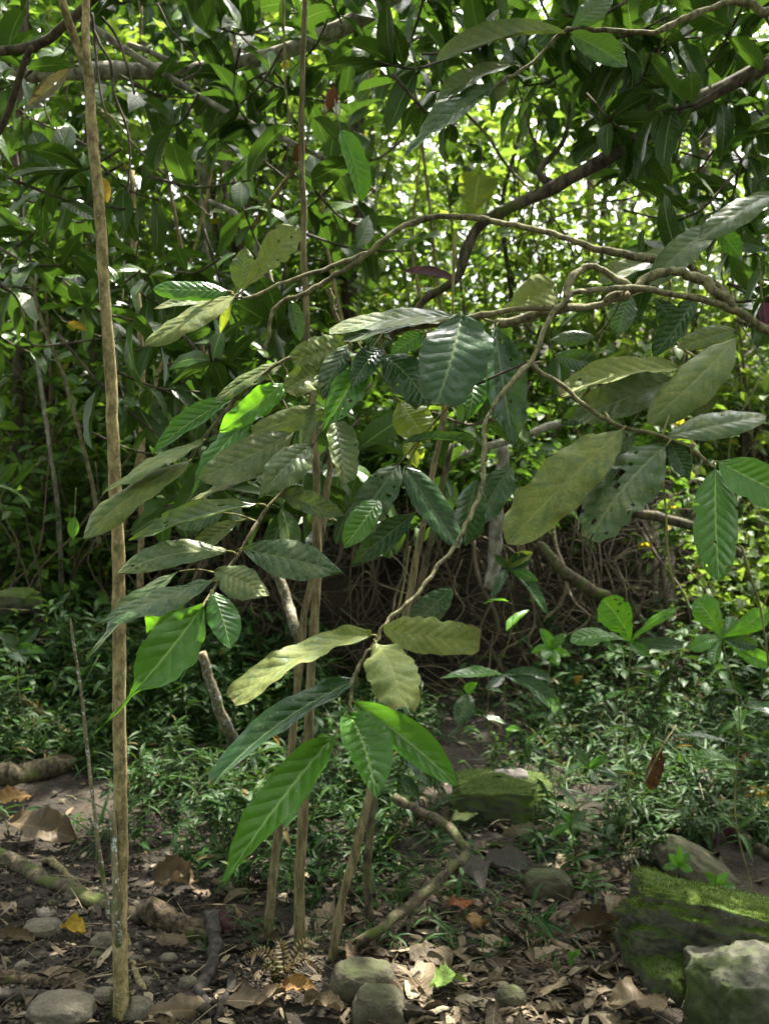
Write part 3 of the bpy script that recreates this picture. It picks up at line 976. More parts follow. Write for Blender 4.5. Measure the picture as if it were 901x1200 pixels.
canopy_tree("large leaved tree filling the upper left with drooping dark leaves", (-3.4, 4.6), [(-3.3, 4.6, 2.5), (-2.9, 4.7, 5.2)], 0.12,
            [(-60, 330, -60, 120, 3.2, 5.0, 15), (-60, 300, 120, 420, 3.4, 5.4, 32), (120, 360, 360, 600, 3.2, 4.6, 22), (-40, 100, 330, 600, 4.5, 6.0, 6)],
            (-4.5, -0.8, 0.3, 9.6, 3.9, 5.4), 200, 21,
            limbs=[([at(-60, 170, 3.2), at(-5, 160, 3.15), at(30, 70, 3.0), at(40, 55, 3.0)], 0.011, 0.009, 'bark_dark'),
                   ([at(-80, 65, 3.0), at(35, 55, 3.0), at(80, 25, 2.95), at(130, -20, 2.9)], 0.012, 0.013, 'bark_dark')])
canopy_tree("large leaved tree standing on the bank with dark leaves hanging into the top middle", (-0.24, 8.3), [(-0.28, 8.3, 2.6), (-0.18, 8.0, 4.2), (0.0, 7.2, 6.2)], 0.075,
            [(220, 460, -70, 130, 3.2, 4.8, 16), (400, 640, -70, 170, 3.2, 4.8, 19), (300, 560, 150, 330, 3.8, 5.2, 8), (300, 560, 480, 640, 3.6, 5.0, 9), (500, 700, 380, 560, 3.6, 5.0, 7)],
            (-1.2, 1.6, 0.3, 9.6, 3.9, 5.4), 150, 22, bark='bark_dark',
            limbs=[([at(-40, 90, 4.3), at(120, 84, 4.3), at(230, 82, 4.3), at(330, 62, 4.2), at(420, 22, 4.1), at(470, -15, 4.0)], 0.03, 0.035, 'bark_pale')])
canopy_tree("large leaved tree reaching in from the upper right on a thick dark limb", (3.6, 4.2), [(3.5, 4.2, 2.2), (3.0, 4.3, 5.4)], 0.13,
            [(640, 960, -70, 140, 3.2, 5.0, 46), (740, 960, 120, 330, 3.2, 5.2, 30), (560, 720, -60, 70, 3.4, 5, 9), (800, 980, 280, 470, 3.6, 5.4, 7)],
            (1.2, 4.8, 0.3, 9.6, 3.9, 5.4), 190, 23,
            limbs=[([at(1300, -150, 4.0), at(1000, 20, 3.6), at(901, 75, 3.5), at(810, 122, 3.5), at(720, 180, 3.5), at(640, 224, 3.5), at(570, 258, 3.5), at(548, 290, 3.5), at(535, 325, 3.5), at(500, 350, 3.55), at(472, 382, 3.6), at(440, 405, 3.7)], 0.03, 0.009, 'bark_dark'),
                   ([at(650, 218, 3.5), at(632, 200, 3.55), at(660, 165, 3.6), at(668, 120, 3.7)], 0.014, 0.005, 'bark_dark')])

# ---------------------------------------------------------------- the hero tree: branches from the right with big dusty leaves
hero = thing("broadleaf_tree", "tree bending in from the right, its drooping twigs set with large dusty oblong leaves", "tree", (1.95, 2.5, gz(1.95, 2.5)))
hb = MB()
node = at(935, 405, 2.15)
tube(hb, [Vector((1.95, 2.5, -0.15)), Vector((1.92, 2.5, 0.8)), Vector((1.75, 2.4, 1.5)), Vector((1.3, 2.25, 1.75)), node], 0.05, 0.017, 12, 8, seed=3)
hb.build("trunk", M['bark_twig'], hero)


PATHS = {}


def branch(pts, r0, r1, mat='bark_twig', seed=0, label=None, knots=0.5, par=hero, rpow=1.0):
    b = MB()
    rf_ = None
    if rpow != 1.0:
        rf_ = lambda u: (r0 + (r1 - r0) * u ** rpow) / (r0 + (r1 - r0) * u)
    pth = tube(b, [at(*p) for p in pts], r0 * 0.88, r1 * 0.88, 8, 8, wob=0.4, knots=knots * 1.3, seed=seed, rfun=rf_, jit=r0 * 0.55)
    o = b.build("branch", M[mat], par)
    PATHS[o.name] = pth
    if label:
        o["label"] = label
    return o


bA = branch([(935, 405, 2.15), (900, 388, 2.12), (860, 362, 2.1), (800, 345, 2.08), (740, 338, 2.05), (690, 340, 2.02), (664, 350, 2.0), (640, 385, 1.98), (617, 424, 1.95), (590, 460, 1.9), (572, 492, 1.88), (568, 540, 1.85), (556, 590, 1.82), (540, 630, 1.78), (505, 670, 1.74), (472, 712, 1.7), (448, 738, 1.68), (430, 765, 1.66), (417, 800, 1.64), (408, 835, 1.62)], 0.0092, 0.0028, seed=1, rpow=0.55, label="long twig drooping down to the bottom cluster of leaves")
bA2 = branch([(855, 360, 2.1), (820, 325, 2.1), (790, 318, 2.1), (760, 328, 2.1), (738, 342, 2.08), (710, 352, 2.06)], 0.013, 0.007, seed=2)
bA3 = branch([(740, 340, 2.06), (712, 322, 2.05), (690, 312, 2.04), (672, 320, 2.03), (664, 350, 2.0)], 0.0075, 0.007, seed=3)
bB = branch([(735, 345, 2.08), (700, 358, 2.06), (668, 362, 2.04), (620, 372, 2.05), (580, 378, 2.1)], 0.008, 0.010, seed=4)
bB2 = branch([(665, 358, 2.0), (600, 364, 2.02), (540, 372, 2.05), (480, 385, 2.1), (440, 392, 2.15), (400, 402, 2.2), (340, 420, 2.25), (300, 448, 2.28), (268, 478, 2.3), (238, 515, 2.3), (222, 540, 2.3)], 0.006, 0.004, seed=5, knots=0.7)
bC = branch([(617, 424, 1.95), (650, 448, 1.96), (690, 478, 1.97), (730, 500, 1.98), (780, 513, 1.98), (810, 524, 1.97), (838, 548, 1.95)], 0.0055, 0.003, seed=6)
bD = branch([(617, 424, 1.95), (600, 432, 1.97), (570, 446, 2.0), (545, 455, 2.03), (530, 470, 2.06)], 0.003, 0.002, seed=7, mat='bark_dark')
bE = branch([(850, 345, 2.3), (800, 310, 2.25), (740, 300, 2.22), (690, 290, 2.2), (650, 274, 2.2), (600, 262, 2.2), (560, 256, 2.2), (510, 256, 2.2), (470, 268, 2.2), (430, 296, 2.2), (395, 322, 2.2), (365, 338, 2.2), (335, 352, 2.2), (318, 372, 2.2), (312, 410, 2.2)], 0.009, 0.004, seed=8, label="pale twig arching across the middle")
bF = branch([(430, 296, 2.2), (400, 308, 2.2), (360, 322, 2.2), (320, 336, 2.2), (288, 350, 2.2), (272, 344, 2.2)], 0.005, 0.003, seed=9)
bG = branch([(385, 338, 2.2), (390, 358, 2.22), (398, 378, 2.25), (394, 396, 2.25)], 0.005, 0.004, seed=10)
bH = branch([(905, 232, 2.3), (880, 250, 2.3), (840, 262, 2.28), (812, 275, 2.28)], 0.004, 0.003, seed=12)
bI = branch([(435, 450, 2.15), (410, 470, 2.12), (378, 500, 2.1), (345, 560, 2.08), (318, 590, 2.06), (298, 618, 2.04), (280, 650, 2.02), (262, 670, 2.0), (250, 692, 1.95), (238, 712, 1.9)], 0.004, 0.0025, seed=13)
bJ = branch([(1010, -40, 2.7), (901, 12, 2.6), (870, 2, 2.6), (835, 4, 2.58), (805, 22, 2.55), (760, 38, 2.52), (715, 34, 2.5), (670, 32, 2.5), (655, 40, 2.5), (620, 75, 2.48), (575, 105, 2.46)], 0.011, 0.003, seed=14)


def hleaf(par, b, t, w, kind, db, dt=None, shape='ellip', bend=0.06, fold=0.22, und=0.06, nib=0.0, hole=0.0, twist=0.0, ratio=0.3, flip=1, curl=0.0, label=None, name="leaf", nrm=None):
    dt = db if dt is None else dt
    B, T = at(b[0], b[1], db), at(t[0], t[1], dt)
    L = (T - B).length
    dm = (db + dt) / 2
    wa = w / FPX * dm
    wr = max(wa * 1.03, ratio * L)
    ax = (T - B).normalized()
    view = (CAM - (B + T) / 2).normalized()
    Nc = (view - ax * view.dot(ax)).normalized()
    roll = math.acos(min(1, wa / wr))
    q1, q2 = Matrix.Rotation(roll, 3, ax) @ Nc, Matrix.Rotation(-roll, 3, ax) @ Nc
    Nn = q1 if (q1.z >= q2.z) == (flip > 0) else q2
    if nrm:
        Nn = Vector(nrm)
    mb = MB()
    sd = (b[0] * 0.37 + b[1] * 0.11) % 37
    rgl = random.Random(int(b[0] * 131 + b[1] * 17 + t[0]))
    if not twist:
        twist = rgl.uniform(-0.45, 0.45)
    if not curl:
        curl = rgl.uniform(-0.45, 0.35)
    leaf(mb, B, T, wr, Nn, shape, bend * rgl.uniform(0.8, 2.2), fold * rgl.uniform(0.8, 1.9), und * rgl.uniform(1.6, 3.4), 36, 7, sd, max(nib, rgl.choice([0, 0.08, 0.14, 0.2])), twist, 0.5, hole or rgl.choice([0, 0, 0, 0.03, 0.06]), curl)
    pth = PATHS.get(par.name)
    if pth:                                        # leaf stalk back to the twig
        q = min(pth, key=lambda v: (v - B).length)
        if 0.004 < (q - B).length < 0.22:
            nf = len(mb.f)
            tube(mb, [q, q.lerp(B, 0.6) - ax * 0.006, B + ax * 0.004], 0.0022, 0.0017, 6, 4, 0.1)
    o = mb.build(name, M[kind], par)
    if pth and 0.004 < (q - B).length < 0.22:
        o.data.materials.append(M['bark_green'])
        mi = np.zeros(len(mb.f), dtype=np.int32)
        mi[nf:] = 1
        o.data.polygons.foreach_set("material_index", mi)
    if label:
        o["label"] = label
    return o


A = hleaf
# bottom cluster
A(bA, (449, 737), (562, 752), 44, 'dust', 1.68, 1.66, 'torn', 0.10, 0.12, 0.08, nib=0.25, label="yellow green dust coated leaf with a torn tip")
A(bA, (440, 752), (472, 828), 62, 'dust', 1.66, 1.52, 'torn', 0.06, 0.12, 0.1, nib=0.2)
A(bA, (435, 743), (273, 822), 34, 'dust', 1.66, 1.58, 'torn', 0.16, 0.1, 0.08, nib=0.25)
A(bA, (418, 797), (247, 922), 30, 'dark', 1.64, 1.6, 'oblong', 0.08, 0.3, 0.05, ratio=0.24)
A(bA, (392, 862), (263, 1034), 66, 'fresh', 1.6, 1.5, 'lance', 0.05, 0.2, 0.07, label="large fresh green leaf hanging lowest")
A(bA, (408, 836), (441, 937), 66, 'fresh', 1.62, 1.5, 'ellip', 0.1, 0.25, 0.05)
A(bA, (413, 822), (536, 922), 52, 'fresh', 1.66, 1.66, 'ellip', 0.1, 0.25, 0.05)
A(bA, (452, 845), (507, 925), 26, 'dark', 1.72, 1.75, 'ellip', 0.05, 0.2)
# right cluster
A(bC, (729, 503), (594, 637), 64, 'dust', 1.97, 1.9, 'oblong', 0.06, 0.2, 0.06, nib=0.12, label="long yellow green dusty leaf with a slit in its edge")
A(bC, (747, 507), (668, 598), 34, 'dark', 2.02, 2.05, 'ellip', 0.05, 0.2)
A(bC, (781, 521), (690, 632), 74, 'grey', 1.97, 1.92, 'torn', 0.05, 0.15, 0.08, nib=0.3, hole=0.12, label="grey green leaf riddled with small holes")
A(bC, (862, 394), (757, 497), 52, 'dust', 2.08, 2.0, 'oblong', 0.05, 0.2)
A(bC, (795, 432), (655, 464), 30, 'dust', 2.05, 2.0, 'oblong', 0.12, 0.2)
A(bC, (790, 445), (672, 492), 48, 'grey', 2.1, 2.06, 'oblong', 0.1, 0.2)
A(bC, (781, 511), (897, 487), 32, 'grey', 1.98, 2.02, 'oblong', 0.05, 0.2)
A(bC, (838, 549), (842, 681), 54, 'fresh', 1.95, 1.88, 'oblong', 0.04, 0.18, 0.03, label="glossy green oblong leaf hanging straight down with a pale midrib")
A(bC, (840, 540), (940, 590), 52, 'fresh', 1.95, 1.9, 'oblong', 0.08, 0.2, 0.03)
A(bC, (862, 386), (792, 408), 26, 'dust', 2.12, 2.1, 'oblong', 0.1, 0.2)
A(bC, (825, 425), (818, 492), 42, 'grey', 2.15, 2.15, 'ellip', 0.05, 0.2)
A(bC, (785, 517), (806, 563), 28, 'dark', 2.0, 2.0, 'ellip')
A(bC, (770, 515), (752, 560), 26, 'dark', 2.05, 2.05, 'ellip')
A(bC, (700, 480), (655, 500), 30, 'dark', 2.1, 2.1, 'ellip')
A(bA, (815, 348), (765, 418), 32, 'dark', 2.2, 2.2, 'oblong', 0.08, 0.2)
A(bA, (740, 345), (722, 398), 34, 'dark', 2.2, 2.2, 'ellip')
A(bA, (770, 350), (800, 395), 30, 'dark', 2.25, 2.25, 'ellip')
A(bA, (700, 395), (640, 400), 20, 'dark', 2.2, 2.2, 'ellip')
A(bA, (648, 418), (705, 430), 26, 'dark', 2.15, 2.2, 'ellip')
# centre
A(bB, (540, 371), (512, 471), 84, 'dark', 2.05, 1.95, 'torn', 0.1, 0.12, 0.08, nib=0.15, ratio=0.5, label="broad dark leaf with a greyish sheen, beside its equally broad neighbour")
A(bB, (580, 384), (602, 525), 64, 'dark', 2.08, 2.0, 'ellip', 0.08, 0.15, 0.06, ratio=0.42)
A(bB, (574, 372), (652, 332), 46, 'dust', 2.1, 2.15, 'obov', 0.1, 0.3, 0.05)
A(bB2, (536, 371), (386, 388), 28, 'grey', 2.08, 2.08, 'torn', 0.06, 0.2, 0.05, nib=0.2)
A(bB2, (520, 380), (400, 400), 18, 'dark', 2.12, 2.1, 'oblong', 0.05, 0.2)
A(bB2, (452, 418), (500, 472), 48, 'dark', 2.15, 2.08, 'torn', 0.1, 0.2, nib=0.2)
A(bB2, (447, 408), (412, 455), 34, 'dark', 2.12, 2.05, 'ellip', 0.08, 0.2)
A(bB2, (430, 418), (378, 506), 42, 'fresh', 2.1, 2.05, 'ellip', 0.06, 0.25)
A(bB2, (412, 408), (343, 424), 40, 'dust', 2.2, 2.12, 'torn', 0.12, 0.2, 0.09, nib=0.2, label="crumpled pale leaf catching the sun")
A(bB2, (388, 434), (334, 458), 42, 'dust', 2.18, 2.08, 'torn', 0.1, 0.3, 0.12, nib=0.25)
A(bB2, (368, 474), (350, 536), 18, 'grey', 2.12, 2.1, 'lance', 0.05, 0.5, 0.1)
A(bB2, (410, 402), (378, 470), 30, 'dark', 2.16, 2.12, 'ellip', 0.08, 0.2)
A(bB2, (460, 400), (425, 395), 26, 'dark', 2.2, 2.2, 'ellip')
A(bB2, (497, 390), (458, 416), 24, 'fresh', 2.2, 2.2, 'ellip')
A(bB2, (468, 470), (502, 518), 46, 'yell', 2.3, 2.25, 'ellip', 0.05, 0.15, label="yellow green leaf lit from behind")
A(bB2, (480, 510), (488, 548), 26, 'yell', 2.32, 2.3, 'ellip')
A(bB2, (470, 520), (558, 519), 13, 'dark', 2.1, 2.1, 'oblong', 0.04, 0.4, ratio=0.24)
A(bB2, (556, 436), (548, 492), 42, 'fresh', 2.3, 2.25, 'heart', 0.05, 0.15)
A(bB2, (392, 492), (404, 566), 40, 'grey', 2.1, 2.02, 'torn', 0.08, 0.15, 0.08, nib=0.15, hole=0.06, label="grey spotted leaf with two dark holes")
# left
A(bB2, (337, 446), (256, 506), 36, 'lime', 2.26, 2.22, 'ellip', 0.12, 0.25, 0.12, label="bright green leaf lit through by the sun")
A(bB2, (306, 480), (224, 578), 30, 'fresh', 2.24, 2.2, 'lance', 0.06, 0.3, 0.12)
A(bB2, (336, 424), (252, 470), 20, 'dust', 2.28, 2.28, 'oblong', 0.06, 0.2)
A(bB2, (274, 466), (180, 532), 28, 'fresh', 2.32, 2.32, 'ellip', 0.12, 0.2)
A(bB2, (238, 517), (120, 580), 20, 'dust', 2.28, 2.22, 'lance', 0.08, 0.2, 0.05)
A(bB2, (222, 540), (98, 630), 28, 'dust', 2.28, 2.2, 'oblong', 0.08, 0.22)
A(bB2, (345, 505), (232, 562), 48, 'grey', 2.2, 2.14, 'oblong', 0.06, 0.2)
A(bB2, (382, 484), (296, 508), 30, 'dust', 2.2, 2.2, 'torn', 0.06, 0.2, nib=0.2)
A(bB2, (330, 535), (222, 590), 22, 'grey', 2.22, 2.2, 'lance', 0.06, 0.2)
A(bI, (368, 520), (303, 584), 44, 'grey', 2.1, 2.02, 'ellip', 0.1, 0.3)
A(bI, (326, 575), (404, 604), 28, 'grey', 2.08, 2.08, 'ellip', 0.1, 0.2)
A(bI, (284, 643), (403, 671), 48, 'dark', 2.0, 1.95, 'ellip', 0.12, 0.18, label="dark glossy oval leaf pointing right")
A(bI, (252, 670), (316, 698), 42, 'grey', 1.98, 1.94, 'ellip', 0.12, 0.2)
A(bI, (304, 590), (152, 634), 34, 'grey', 2.05, 2.0, 'ellip', 0.08, 0.2)
A(bI, (267, 645), (137, 672), 30, 'grey', 2.0, 1.96, 'ellip', 0.12, 0.2, nib=0.1)
A(bI, (252, 680), (111, 737), 26, 'dark', 1.96, 1.92, 'ellip', 0.1, 0.3)
A(bI, (212, 668), (103, 772), 18, 'grey', 2.02, 2.0, 'lance', 0.04, 0.2)
A(bI, (250, 694), (270, 760), 38, 'fresh', 1.94, 1.88, 'ellip', 0.06, 0.15)
A(bI, (218, 700), (172, 742), 34, 'lime', 2.05, 2.05, 'ellip')
A(bI, (240, 708), (107, 863), 66, 'fresh', 1.92, 1.9, 'drip', 0.07, 0.2, 0.08, ratio=0.26, label="green leaf with a long narrow drip tip, half in sun")
A(bI, (280, 610), (220, 655), 24, 'grey', 2.1, 2.1, 'ellip')
A(bI, (262, 600), (205, 615), 26, 'dark', 2.12, 2.12, 'ellip')
# dark leaves in the middle
A(bD, (467, 544), (404, 637), 44, 'dark', 2.2, 2.15, 'oblong', 0.08, 0.25)
A(bD, (444, 586), (403, 642), 34, 'fresh', 2.1, 2.05, 'ellip', 0.15, 0.2)
A(bD, (474, 547), (538, 642), 38, 'dark', 2.2, 2.14, 'oblong', 0.06, 0.25)
A(bD, (489, 600), (410, 664), 36, 'dark', 2.3, 2.3, 'ellip', 0.04, 0.2)
A(bD, (530, 690), (480, 735), 34, 'dark', 2.4, 2.4, 'ellip')
A(bD, (560, 560), (545, 640), 40, 'dark', 2.5, 2.5, 'oblong')
A(bD, (600, 545), (560, 615), 40, 'dark', 2.6, 2.6, 'oblong')
# upper left twig
A(bF, (268, 341), (180, 338), 23, 'fresh', 2.2, 2.16, 'oblong', 0.06, 0.2, 0.03)
A(bF, (277, 345), (170, 404), 30, 'dust', 2.2, 2.14, 'oblong', 0.07, 0.2)
A(bF, (286, 338), (348, 266), 42, 'dust', 2.2, 2.22, 'obov', 0.05, 0.25, nib=0.25)
A(bF, (280, 340), (288, 290), 30, 'grey', 2.25, 2.25, 'ellip')
A(bF, (262, 350), (180, 362), 14, 'grey', 2.24, 2.22, 'oblong')
A(bF, (272, 352), (258, 392), 14, 'yell', 2.24, 2.24, 'ellip')
A(bE, (340, 352), (352, 400), 20, 'dark', 2.24, 2.24, 'ellip')
# right twig
A(bH, (908, 226), (818, 282), 30, 'grey', 2.3, 2.24, 'oblong', 0.05, 0.2)
A(bH, (838, 266), (760, 334), 36, 'grey', 2.27, 2.2, 'oblong', 0.08, 0.2)
A(bH, (836, 266), (868, 304), 26, 'fresh', 2.3, 2.3, 'ellip')
A(bH, (812, 300), (700, 330), 20, 'grey', 2.3, 2.3, 'oblong')
A(bH, (850, 280), (900, 290), 22, 'dark', 2.35, 2.35, 'ellip')
# top twig
A(bJ, (660, 40), (510, 73), 26, 'grey', 2.5, 2.45, 'oblong', 0.1, 0.25)
A(bJ, (604, 76), (512, 118), 20, 'grey', 2.48, 2.45, 'oblong', 0.08, 0.25)
A(bJ, (580, 100), (476, 183), 30, 'dark', 2.46, 2.42, 'oblong', 0.06, 0.3)
A(bJ, (592, 92), (583, 120), 16, 'grey', 2.48, 2.48, 'ellip')
A(bJ, (668, 34), (720, -10), 30, 'dark', 2.5, 2.5, 'ellip')
A(bJ, (668, 40), (735, 78), 34, 'dark', 2.55, 2.55, 'ellip')

# lone leaves hanging on the big trees
def hang_leaf(label, b, t, w, kind, d, shape='ellip', group=None, **kw):
    B = at(b[0], b[1], d)
    o = thing("hanging_leaf", label, "leaf", B, group)
    lf = hleaf(o, b, t, w, kind, d, d, shape, **kw)
    lf.name = "blade"
    st = MB()
    ax = (at(t[0], t[1], d) - B).normalized()
    tube(st, [B - ax * 0.06 + Vector((0, 0, 0.03)), B - ax * 0.02, B], 0.002, 0.002, 5, 3)
    st.build("stalk", M['bark_twig'], o)
    return o


hang_leaf("brownish grey withered leaf hanging at the top left beside the tan pole", (82, 80), (32, 124), 24, 'brownleaf', 2.9)
hang_leaf("olive green leaf hanging upright beside the thin upright stem near the top", (399, 152), (424, 236), 30, 'lime', 3.0, 'oblong')
hang_leaf("broad yellowish heart shaped leaf under the dark limb", (562, 205), (556, 252), 52, 'yell', 3.4, 'heart')
hang_leaf("yellow leaf peeking out just right of the tan pole", (118, 208), (126, 238), 15, 'fall_yellow', 3.5)
hang_leaf("orange withered leaf hanging near the top middle", (392, 100), (384, 130), 16, 'fall_orange', 3.8)
hang_leaf("small red brown leaf hanging on the slanting branch crossing", (358, 165), (348, 192), 18, 'fall_orange', 3.9)
hang_leaf("dark red leaf at the right edge beside the branch fork", (893, 352), (898, 388), 22, 'purple', 2.2)
hang_leaf("narrow dark purple leaf under the middle branches", (470, 318), (545, 332), 14, 'purple', 3.4, 'lance')
hang_leaf("small lime leaf dangling left of the tan pole", (88, 605), (86, 632), 14, 'lime', 3.3)
hang_leaf("yellow leaf hanging among the left dark leaves", (80, 378), (104, 388), 12, 'fall_yellow', 3.8)

# ---------------------------------------------------------------- stems, saplings, lianas
def stem_thing(name, label, cat, pts, r0, r1, mat, group=None, sides=8, wob=0.22, knots=0.3, seed=0, jit=None):
    P = [at(*p) if len(p) == 3 and not isinstance(p, Vector) else p for p in pts]
    b = P[0].copy()
    mb = MB()
    tube(mb, P, r0, r1, sides, 7, wob, knots, seed, jit=r0 * 0.35 if jit is None else jit)
    o = mb.build(name, M[mat], None, b)
    tag(o, label, cat, group)
    return o


g1 = ground_at(142, 1192)
d1 = (g1 - CAM).dot(FWD)
pole = thing("sapling", "tan pole sapling standing at the left, forked at its top, with moss at its foot", "sapling", g1)
pm = MB()
tube(pm, [g1 + Vector((0, 0, -0.1)), at(141, 1150, d1), at(143, 1000, d1), at(141, 900, d1), at(139, 740, d1), at(138, 640, d1), at(133, 520, d1), at(128, 420, d1), at(117, 250, d1), at(108, 140, d1), at(104, 80, d1)], 0.0188, 0.0125, 14, 10, 0.1, 0.14, 4, jit=0.0026, rfun=lambda u: 1 + 0.5 * math.exp(-u * 22))
pm.build("trunk", M['bark_tan'], pole)
for pts in ([(104, 88, d1), (101, 50, d1), (102, -40, d1 + .05)], [(106, 92, d1), (90, 50, d1), (76, 10, d1 - .05), (68, -30, d1 - .05)]):
    fm = MB()
    tube(fm, [at(*p) for p in pts], 0.0125, 0.009, 10, 6, 0.06, 0, 5)
    fm.build("fork", M['bark_tan'], pole)
mm = MB()
rgm = random.Random(5)
for k in range(420):
    zz = abs(rgm.gauss(0, 0.06))
    a = rgm.uniform(0, 6.28)
    p = g1 + Vector((math.cos(a) * 0.022, math.sin(a) * 0.022, zz))
    t = p + Vector((math.cos(a) * 0.008, math.sin(a) * 0.008, rgm.uniform(0, .007)))
    leaf(mm, p, t, 0.004, Vector((0, 0, 1)), 'lance', nl=2, nw=1, tone=rgm.random())
mm.build("moss", M['moss_tuft'], pole)
gA = ground_at(143, 1165)
stem_thing("thin_stem", "broken lichen spotted thin stem leaning against the tan pole", "stem", [gA + Vector((0, 0, -.05)), at(137, 1090, d1 - .03), at(134, 1020, d1 - .03), at(131, 950, d1 - .02)], 0.011, 0.008, 'bark_lichen')
gB = ground_at(130, 1078)
dB = (gB - CAM).dot(FWD)
stem_thing("thin_stem", "slender white mottled stem left of the tan pole", "stem", [gB + Vector((0, 0, -.05)), at(118, 1010, dB), at(108, 930, dB), at(100, 860, dB), at(93, 790, dB), at(83, 725, dB)], 0.0075, 0.004, 'bark_lichen')
STEMS = [
    ("thin upright stem leftmost of the four behind the hanging cluster", (312, 1105), [(318, 1040), (326, 980), (343, 860), (354, 730), (374, 640), (386, 560), (392, 470)], 0.015, 0.008),
    ("tall thin stem rising the full height of the picture", (350, 1115), [(352, 1000), (361, 860), (369, 700), (372, 560), (367, 470), (359, 320), (355, 180), (356, 40), (357, -40)], 0.016, 0.007),
    ("slanting thin stem below the centre fresh leaf, base beside the mossy root", (383, 1128), [(405, 1030), (432, 938), (455, 820), (475, 722), (500, 600), (518, 505), (530, 420)], 0.0125, 0.008),
    ("thin mossy stem just right of the slanting one", (436, 1092), [(432, 1010), (437, 945), (460, 830), (484, 715), (510, 605), (530, 520)], 0.013, 0.008),
]
for k, (lab, b, pts, r0, r1) in enumerate(STEMS):
    gb = ground_at(*b)
    db = (gb - CAM).dot(FWD)
    stem_thing("thin_stem", lab, "stem", [gb + Vector((0, 0, -.05))] + [at(p[0], p[1], db + 0.03 * i) for i, p in enumerate(pts)], r0, r1, 'bark_stem' if k != 3 else 'bark_moss', "upright stems in the middle", seed=20 + k)
stem_thing("tree_stump", "pale weathered dead stump standing before the dark bank", "stump", [at(574, 690, 6.3), at(578, 640, 6.3), at(582, 580, 6.3), at(588, 520, 6.3)], 0.04, 0.034, 'bark_pale', knots=0.4)
stem_thing("leaning_stick", "pale spotted stick leaning among the herbs left of centre", "stick", [ground_at(277, 888), at(262, 845, 4.9), at(245, 800, 4.85), at(236, 765, 4.8)], 0.03, 0.022, 'bark_lichen')
stem_thing("leaning_stick", "lichen covered stick leaning up behind the centre stems", "stick", [ground_at(366, 800), at(352, 750, 5.2), at(338, 705, 5.2), at(322, 665, 5.2)], 0.028, 0.022, 'bark_lichen', seed=7)
stem_thing("liana", "pale grey liana slanting down from the upper left to the middle", "liana", [at(90, 20, 4.0), at(150, 60, 4.0), at(215, 100, 4.0), at(280, 138, 4.0), at(340, 165, 4.0), at(395, 195, 4.0), at(440, 225, 4.05)], 0.014, 0.008, 'bark_pale')
stem_thing("liana", "thin grey liana crossing the grey limb at the upper left", "liana", [at(150, 52, 4.2), at(210, 75, 4.2), at(270, 98, 4.2), at(300, 105, 4.2)], 0.012, 0.006, 'bark_pale', seed=3)
stem_thing("liana", "brown stick slanting up to the thin upright stem", "stick", [at(294, 270, 4.2), at(320, 232, 4.2), at(350, 190, 4.15)], 0.010, 0.008, 'bark_tan', seed=4)
stem_thing("forked_stem", "forked pale stem behind the upper left dusty leaves", "stem", [at(322, 345, 4.4), at(295, 278, 4.4), at(272, 248, 4.45), at(245, 235, 4.5)], 0.018, 0.008, 'bark_pale', seed=5)
stem_thing("liana", "long thin grey liana on the left, slanting from mid height", "liana", [at(36, 325, 3.8), at(52, 385, 3.8), at(78, 450, 3.8), at(97, 520, 3.8), at(112, 590, 3.85), at(117, 640, 3.9)], 0.007, 0.008, 'bark_twig', seed=6)
rl = random.Random(77)
DARKV = [([(108, 15), (112, 60), (118, 110), (130, 150)], "dark wiry vine hanging from the upper left limb, nearest the pole"),
         ([(104, 20), (116, 50), (130, 75), (134, 110), (146, 140), (152, 175), (150, 230)], "dark kinked vine hanging right of the tan pole top"),
         ([(70, 0), (86, 30), (96, 70)], "short dark vine crossing the pole's fork"),
         ([(185, 5), (200, 35), (225, 60), (235, 80), (215, 95)], "dark hooked vine near the top left"),
         ([(0, 330), (20, 350), (32, 385), (40, 405), (80, 402), (130, 395)], "dark bent twig under the left dark leaves"),
         ([(120, 20), (138, 45), (150, 80), (158, 110)], "dark wiry vine slanting away right of the pole's fork"),
         ([(760, 130), (765, 110), (772, 60), (790, 20)], "dark vine rising above the thick dark limb"),
         ([(790, 190), (797, 160), (805, 100)], "dark vine hanging across the thick dark limb"),
         ([(332, -10), (333, 60), (336, 120), (345, 155)], "greenish hanging vine just left of the tall thin stem"),
         ([(533, 275), (531, 330), (530, 378)], "thin greenish vine hanging from the arching twig"),
         ([(480, 640), (472, 690), (465, 730), (466, 770)], "thin pale vine hanging before the dark bank"),
         ([(776, 560), (780, 600), (782, 650), (790, 690)], "grey vine hanging below the holed leaf"),
         ([(868, 640), (880, 680), (892, 720), (900, 780)], "grey liana at the right edge beside the oblong leaf")]
for k, (pts, lab) in enumerate(DARKV):
    d = [3.0, 3.0, 3.0, 3.4, 3.3, 3.0, 3.4, 3.4, 3.2, 2.6, 3.6, 3.4, 3.2][k]
    stem_thing("hanging_vine", lab, "vine", [at(p[0], p[1], d) for p in pts], 0.0042, 0.003, 'bark_dark' if k < 8 else 'bark_green', "wiry vines hanging in the scene", sides=6, knots=0.6, seed=k)

